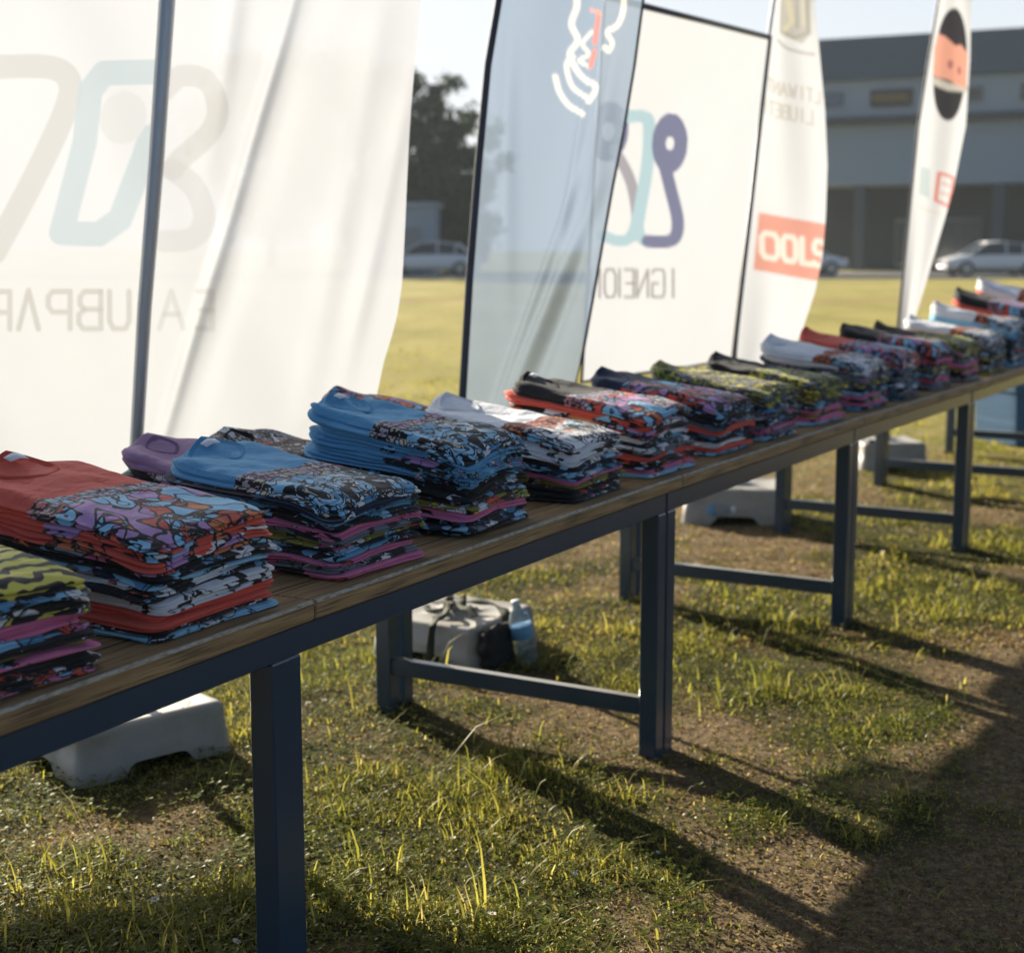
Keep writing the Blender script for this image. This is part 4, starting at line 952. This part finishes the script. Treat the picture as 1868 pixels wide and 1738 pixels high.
# ------------------------------------------------------------------ background: building
M['roof'] = mat_simple('dark_roof_sheet', (.055, .095, .15), .6, 0, .1, .3); M['fascia'] = mat_simple('grey_fascia', (.30, .37, .46), .7, 0, .08, .3)
M['wallb'] = mat_simple('blue_grey_cladding', (.27, .345, .44), .7, 0, .06, .2); M['ledge'] = mat_simple('dark_ledge', (.05, .055, .06), .7)
M['dark'] = mat_simple('dark_shopfront', (.018, .019, .02), .5); M['col'] = mat_simple('column_paint', (.07, .08, .10), .7); M['win'] = mat_simple('dark_glass', (.03, .035, .04), .12, 0, .1, 1, 0, spec=.8)
M['pw'] = mat_simple('pale_frame', (.22, .24, .26), .6)
def building():
    ax, ay = 14.9, 80.5; bx, by = 60., 58.; L = math.hypot(bx-ax, by-ay); rz = math.atan2(by-ay, bx-ax)
    r = empty('warehouse', (ax, ay, 0), rz); tag(r, 'long grey-blue commercial building with dark roof and shaded arcade behind the parked cars', 'building')
    def bx_(name, mat, *bs):
        m = MB()
        for lo, hi in bs: m.box(lo, hi)
        return m.build(name, mat, r)
    m = MB(); m.add([(-1, -.8, 9.75), (L, -.8, 9.75), (L, 6, 12.0), (-1, 6, 12.0), (-1, 20, 9.7), (L, 20, 9.7)], [(0, 1, 2, 3), (3, 2, 5, 4), (0, 3, 4), (1, 5, 2), (0, 4, 5, 1)]); m.build('roof', M['roof'], r)
    m = MB(); m.box((-1, -.85, 9.6), (L, -.80, 11.65)); m.build('parapet', M['roof'], r)
    bx_('fascia', M['fascia'], ((-.9, -.5, 7.75), (L, 19, 9.59)))
    bx_('ledge', M['ledge'], ((-.95, -.9, 7.4), (L, 19, 7.74)))
    bx_('upper_wall', M['wallb'], ((-.8, -.3, 4.35), (L, 18.8, 7.39)))
    bx_('arcade_wall', M['dark'], ((-.8, 3.2, 0), (L, 18.5, 4.34)))
    for k in range(9):
        x = 3.4+k*6.9; bx_('column', M['col'], ((x-.28, -.1, 0), (x+.28, .45, 4.34)))
    for k in range(8):
        x = 4.6+k*6.9
        w = bx_('window', M['pw'], ((x, 3.05, .2), (x+4.4, 3.19, 2.7))); m = MB()
        for q in range(4): m.box((x+.1+q*1.08, 3.02, .35), (x+1.08+q*1.08, 3.045, 2.55))
        m.build('pane', M['win'], w)
    sc = [(.035, .03, .025), (.10, .12, .16), (.16, .07, .02), (.07, .08, .09)]
    def sign(x, w, h, z, col, inner):
        s_ = bx_('shop_sign', mat_simple('sign_board', col, .6), ((x, -.62, z), (x+w, -.51, z+h)))
        m = MB(); 
        for q in range(7):
            xx = x+w*(.08+.12*q); m.box((xx, -.65, z+h*(.25+.1*((q*3) % 3 == 0))), (xx+w*.075, -.625, z+h*(.7+.05*(q % 2)))) 
        m.build('sign_lettering', mat_simple('sign_letters', inner, .6), s_)
    sign(3.9, 2.1, .85, 8.2, (.05, .04, .03), (.30, .22, .06)); sign(1.4, 1.1, .7, 8.3, (.12, .15, .22), (.2, .25, .35)); sign(8.2, 1.2, .7, 8.3, (.15, .17, .19), (.08, .09, .1)); sign(11.2, 2.2, .8, 8.25, (.10, .10, .10), (.40, .17, .04)); sign(18, 2.4, .8, 8.25, (.1, .12, .2), (.4, .4, .4))
building()
def kiosk():
    r = empty('utility_shed', (-7.4, 68, 0), R(-3)); tag(r, 'small blue-grey flat-roofed shed beside the trees', 'shed')
    m = MB(); m.box((0, 0, 0), (3.9, 3, 3.0)); m.build('wall', M['wallb'], r)
    m = MB(); m.box((-.15, -.25, 3.003), (4.05, 3.2, 3.2), .02); m.build('roof', M['fascia'], r)
    m = MB(); m.box((2.5, -.05, 0.02), (3.4, -.003, 2.1)); m.build('door', M['pw'], r)
kiosk()
# cars
M['wp'] = mat_simple('white_car_paint', (.78, .80, .83), .22, 0, .03, 3, 0); M['tyre'] = mat_simple('tyre', (.015, .015, .015), .9); M['rim'] = mat_simple('alloy', (.35, .36, .38), .3, .9); M['lamp'] = mat_simple('lamp_lens', (.5, .45, .4), .2); M['tail'] = mat_simple('tail_lens', (.35, .02, .02), .3)
def make_car():
    r = empty('parked_car', (0, 0, 0))
    # stations: x, belt height, half width, bottom
    stn = [(-2.15, .62, .70, .34), (-2.08, .88, .80, .28), (-1.6, .96, .86, .24), (-.9, .98, .88, .22), (0, .98, .89, .22), (.9, .95, .88, .22), (1.5, .88, .85, .24), (2.0, .76, .78, .28), (2.15, .58, .66, .34)]
    V = []; F_ = []; n = 10
    for x, b, hw, lo in stn:
        V += [(x, -hw*.92, lo), (x, -hw, lo+.15), (x, -hw, b*.7), (x, -hw*.94, b*.95), (x, -hw*.80, b), (x, hw*.80, b), (x, hw*.94, b*.95), (x, hw, b*.7), (x, hw, lo+.15), (x, hw*.92, lo)]
    for i in range(len(stn)-1):
        for k in range(n): F_.append((i*n+k, i*n+(k+1) % n, (i+1)*n+(k+1) % n, (i+1)*n+k))
    F_ += [tuple(range(n)), tuple((len(stn)-1)*n+k for k in range(n-1, -1, -1))]
    o = mesh_obj('body', V, F_, M['wp'], r, True); b = o.modifiers.new('b', 'SUBSURF'); b.levels = b.render_levels = 1
    cab = [(-1.75, .95, .98), (-1.15, 1.36, .98), (-.3, 1.46, .98), (.35, 1.42, .98), (1.15, .93, .97)]
    V = []
    for x, z, b_ in cab: 
        tw = .60 if z > 1.2 else .76; V += [(x if z > 1.2 else x, -.80, .93), (x, -tw, z), (x, tw, z), (x, .80, .93)]
    F_ = [(i*4+k, i*4+k+1, i*4+5+k, i*4+4+k) for i in range(4) for k in range(3)]+[(0, 1, 2, 3), (19, 18, 17, 16)]
    mesh_obj('windows', V, F_, M['win'], r)
    V = []
    for x, z in ((-1.2, 1.365), (-.3, 1.472), (.4, 1.425)): V += [(x, -.62, z-.03), (x, -.5, z+.01), (x, .5, z+.01), (x, .62, z-.03)]
    F_ = [(i*4+k, i*4+k+1, i*4+5+k, i*4+4+k) for i in range(2) for k in range(3)]
    o = mesh_obj('roof', V, F_, M['wp'], r, True); so = o.modifiers.new('s', 'SOLIDIFY'); so.thickness = .03; so.offset = 1
    m = MB()
    for sg in (-1, 1):
        for a, b_ in (((-1.78, .93), (-1.18, 1.38)), ((-.35, .93), (-.35, 1.46)), ((.38, 1.43), (1.2, .93)), ((-1.1, .93), (-1.15, 1.37))):
            m = MB(); m.tube([(a[0], sg*.795, a[1]), (b_[0], sg*.62 if b_[1] > 1 else sg*.795, b_[1])] if b_[1] > 1 else [(a[0], sg*.62, a[1]), (b_[0], sg*.795, b_[1])], .035, 6); m.build('pillar', M['wp'], r)
    for x in (-1.32, 1.35):
        for sg in (-1, 1):
            w = MB(); prof = [(.20, -.10), (.31, -.10), (.325, -.07), (.325, .07), (.31, .10), (.20, .10)]; v = []; nn = 24
            for rr, yy in prof:
                for k in range(nn): a = 2*math.pi*k/nn; v.append((x+rr*math.cos(a), sg*.80+yy, .325+rr*math.sin(a)))
            w.add(v, [(i*nn+k, i*nn+(k+1) % nn, (i+1)*nn+(k+1) % nn, (i+1)*nn+k) for i in range(5) for k in range(nn)])
            wh = w.build('wheel', M['tyre'], r, True); w = MB(); v = []
            for rr, yy in ((.20, -.08), (.19, -.095), (.05, -.10), (.05, .10), (.19, .095), (.2, .08)):
                for k in range(nn): a = 2*math.pi*k/nn; v.append((x+rr*math.cos(a), sg*.80+yy, .325+rr*math.sin(a)))
            w.add(v, [(i*nn+k, i*nn+(k+1) % nn, (i+1)*nn+(k+1) % nn, (i+1)*nn+k) for i in range(5) for k in range(nn)]); w.build('rim', M['rim'], wh)
    for sg in (-1, 1):
        m = MB(); m.box((2.02, sg*.62-.14, .60), (2.12, sg*.62+.14, .72), .02); m.build('headlight', M['lamp'], r)
        m = MB(); m.box((-2.15, sg*.66-.12, .66), (-2.06, sg*.66+.12, .80), .02); m.build('tail_light', M['tail'], r)
    return r
c0 = make_car()
def kids(o): return [c for c in bpy.data.objects if c.parent == o]
def dup(root):
    r = root.copy(); COL.objects.link(r)
    for ch in kids(root):
        c_ = ch.copy(); COL.objects.link(c_); c_.parent = r
        for g in kids(ch): g_ = g.copy(); COL.objects.link(g_); g_.parent = c_
    return r
for k, (x, y, rz, lab) in enumerate([(-3.5, 65.5, 178, 'white car parked by the blue-grey shed at the far left of the field'), (20.4, 64.8, 183, 'white car parked before the arcade at the right edge'), (12.2, 65.5, 2, 'white car parked behind the OOLS flag, its nose showing'), (25.6, 64.2, 184, 'white car parked outermost on the right, past the other cars')]):
    r = c0 if k == 0 else dup(c0); r.location = (x, y, .02); r.rotation_euler = (0, 0, R(rz)); tag(r, lab, 'car', 'cars parked along the field edge')
# trees
def mat_leaf():
    t = NT('tree_leaves'); a = t.add('ShaderNodeAttribute'); a.attribute_name = 'tint'
    d = t.add('ShaderNodeBsdfDiffuse'); tr = t.add('ShaderNodeBsdfTranslucent'); t.link(a.outputs[0], d.inputs[0]); t.link(a.outputs[0], tr.inputs[0])
    m = t.add('ShaderNodeMixShader'); m.inputs[0].default_value = .3; t.link(d.outputs[0], m.inputs[1]); t.link(tr.outputs[0], m.inputs[2]); return t.done(m.outputs[0])
ML = mat_leaf(); M['bark'] = mat_simple('bark', (.07, .055, .04), .9, 0, .3, 8, .5)
def tree(x, y, h, cr, seed, label, low=.22, nclump=60, leaf=.17, tint=(.045, .062, .02)):
    rs = np.random.RandomState(seed); r = empty('broadleaf_tree', (x, y, 0)); tag(r, label, 'tree', 'trees at the far edge of the field')
    m = MB(); m.tube([(0, 0, -.1), (.1, 0, h*.2), (.05, .1, h*.45), (0, 0, h*.75)], [.28, .22, .15, .05], 10); cl = []
    for k in range(nclump):
        a = rs.rand()*6.28; zz = low+(1-low)*rs.rand(); rr = cr*math.sqrt(rs.rand())*math.sin(math.pi*min(1, .15+.85*(1-(zz-low)/(1-low))**.8))**.6
        cl.append((rr*math.cos(a), rr*math.sin(a), h*zz*.94))
    for k in range(0, nclump, 5): c = cl[k]; m.tube([(0, 0, max(h*.2, c[2]*.55)), (c[0]*.5, c[1]*.5, c[2]*.85), c], [.10, .05, .015], 6)
    m.build('trunk', M['bark'], r, True)
    Vs = []; Cs = []
    for c in cl:
        n = 130; s_ = cr*(.16+.14*rs.rand()); P = rs.randn(n, 3)*s_*np.array([.62, .62, .5])+np.array(c)
        a = rs.randn(n, 3); a /= np.linalg.norm(a, axis=1)[:, None]; b = np.cross(a, rs.randn(n, 3)); b /= np.linalg.norm(b, axis=1)[:, None]; sz = leaf*(.6+.8*rs.rand(n))[:, None]
        Vs.append(np.stack([P-a*sz, P+b*sz*.55, P+a*sz, P-b*sz*.55], 1).reshape(-1, 3)); col = np.array(tint)*(.7+.7*rs.rand(n, 1))*(.8+.5*rs.rand()); Cs.append(np.repeat(col, 4, 0))
    V = np.concatenate(Vs); o = big_mesh('crown', V, np.arange(len(V)).reshape(-1, 4), ML, np.concatenate(Cs), smooth=False); o.parent = r
tree(-7.6, 77, 10.5, 3.6, 1, 'tall dark tree mostly hidden behind the white banner flag', nclump=70)
tree(-4.4, 76, 9.9, 2.5, 2, 'tall dark green tree right of the white banner flag', nclump=70, low=.08)
tree(-2.3, 78, 8.4, 2.0, 3, 'shorter dark tree just left of the blue flag pole', nclump=48, low=.08)
tree(-12.5, 79, 11, 4.2, 6, 'broad dark tree farthest left beyond the banner flag', nclump=70)
tree(-5.0, 72.5, 4.4, 1.5, 4, 'low dark bushy tree at the foot of the tall tree', low=.03, nclump=40)
tree(-2.4, 73.0, 4.8, 1.7, 7, 'low dark bushy tree behind the blue flag pole', low=.03, nclump=40)
tree(-4.2, 70.5, 2.9, .75, 8, 'small yellow-green bush above the parked car', low=.25, nclump=18, tint=(.16, .16, .03), leaf=.10)

hz = MB(); hz.box((-170, -8, -1.2), (190, 150, 16)); t = NT('haze_air'); pv = t.add('ShaderNodeVolumePrincipled')
pv.inputs['Color'].default_value = (.80, .90, 1, 1); pv.inputs['Density'].default_value = .0006; pv.inputs['Anisotropy'].default_value = .2; t.link(pv.outputs[0], t.out.inputs['Volume'])
o = hz.build('haze', t.m); tag(o, 'thin bright haze over the field', None, None, 'stuff')
# ------------------------------------------------------------------ light, sky, camera
w = bpy.data.worlds.new('World'); scene.world = w; w.use_nodes = True; nt = w.node_tree; nt.nodes.clear()
sky = nt.nodes.new('ShaderNodeTexSky'); sky.sky_type = 'NISHITA'; sky.sun_disc = False; sky.sun_elevation = R(20.8)
sky.sun_rotation = math.atan2(SUNV.x, SUNV.y); sky.air_density = .7; sky.dust_density = 1.6; sky.ozone_density = 1.0
bg = nt.nodes.new('ShaderNodeBackground'); bg.inputs[1].default_value = .054; wo = nt.nodes.new('ShaderNodeOutputWorld')
tc = nt.nodes.new('ShaderNodeTexCoord'); sp = nt.nodes.new('ShaderNodeSeparateXYZ'); nt.links.new(tc.outputs['Generated'], sp.inputs[0])
def wm(op, a, b=0., c=0., cl=False):
    n = nt.nodes.new('ShaderNodeMath'); n.operation = op; n.use_clamp = cl
    for so_, v in zip(n.inputs, (a, b, c)):
        if isinstance(v, (int, float)): so_.default_value = v
        else: nt.links.new(v, so_)
    return n.outputs[0]
# thin bright cloud veil low in the sky on the sunward side
hm = wm('SUBTRACT', 1.0, wm('MULTIPLY', wm('MAXIMUM', sp.outputs[2], 0.0), .95), 0, True)
dt = nt.nodes.new('ShaderNodeVectorMath'); dt.operation = 'DOT_PRODUCT'; nt.links.new(tc.outputs['Generated'], dt.inputs[0]); dt.inputs[1].default_value = (SUNV.x*.25, 1.0, 0)
veil = wm('MULTIPLY', hm, wm('MULTIPLY_ADD', dt.outputs['Value'], 1.2, .3, True))
mxn = nt.nodes.new('ShaderNodeMix'); mxn.data_type = 'RGBA'; nt.links.new(wm('MULTIPLY', veil, .93), mxn.inputs['Factor']); nt.links.new(sky.outputs[0], mxn.inputs[6]); mxn.inputs[7].default_value = (6.9, 7.3, 7.7, 1)
nt.links.new(mxn.outputs[2], bg.inputs[0]); nt.links.new(bg.outputs[0], wo.inputs[0])
sl = bpy.data.lights.new('sun', 'SUN'); sl.energy = 5.0; sl.angle = R(.6); sl.color = (1.0, .895, .72)
so = bpy.data.objects.new('sun', sl); COL.objects.link(so); so.rotation_euler = SUNV.to_track_quat('Z', 'Y').to_euler(); so.location = (0, 0, 20)
cam = bpy.data.cameras.new('camera'); co = bpy.data.objects.new('camera', cam); COL.objects.link(co); scene.camera = co
co.location = (0, 0, H); co.rotation_euler = (R(90)-TH, 0, 0); cam.sensor_width = 36; cam.lens = F/1868*36; cam.clip_end = 1000; cam.clip_start = .05
cam.dof.use_dof = True; cam.dof.focus_distance = 2.75; cam.dof.aperture_fstop = 4.0
vs = scene.view_settings; vs.view_transform = 'Standard'; vs.look = 'None'; vs.exposure = 1.24; vs.gamma = 1; vs.use_curve_mapping = False
scene.cycles.use_denoising = True; scene.cycles.max_bounces = 8; scene.cycles.transparent_max_bounces = 12
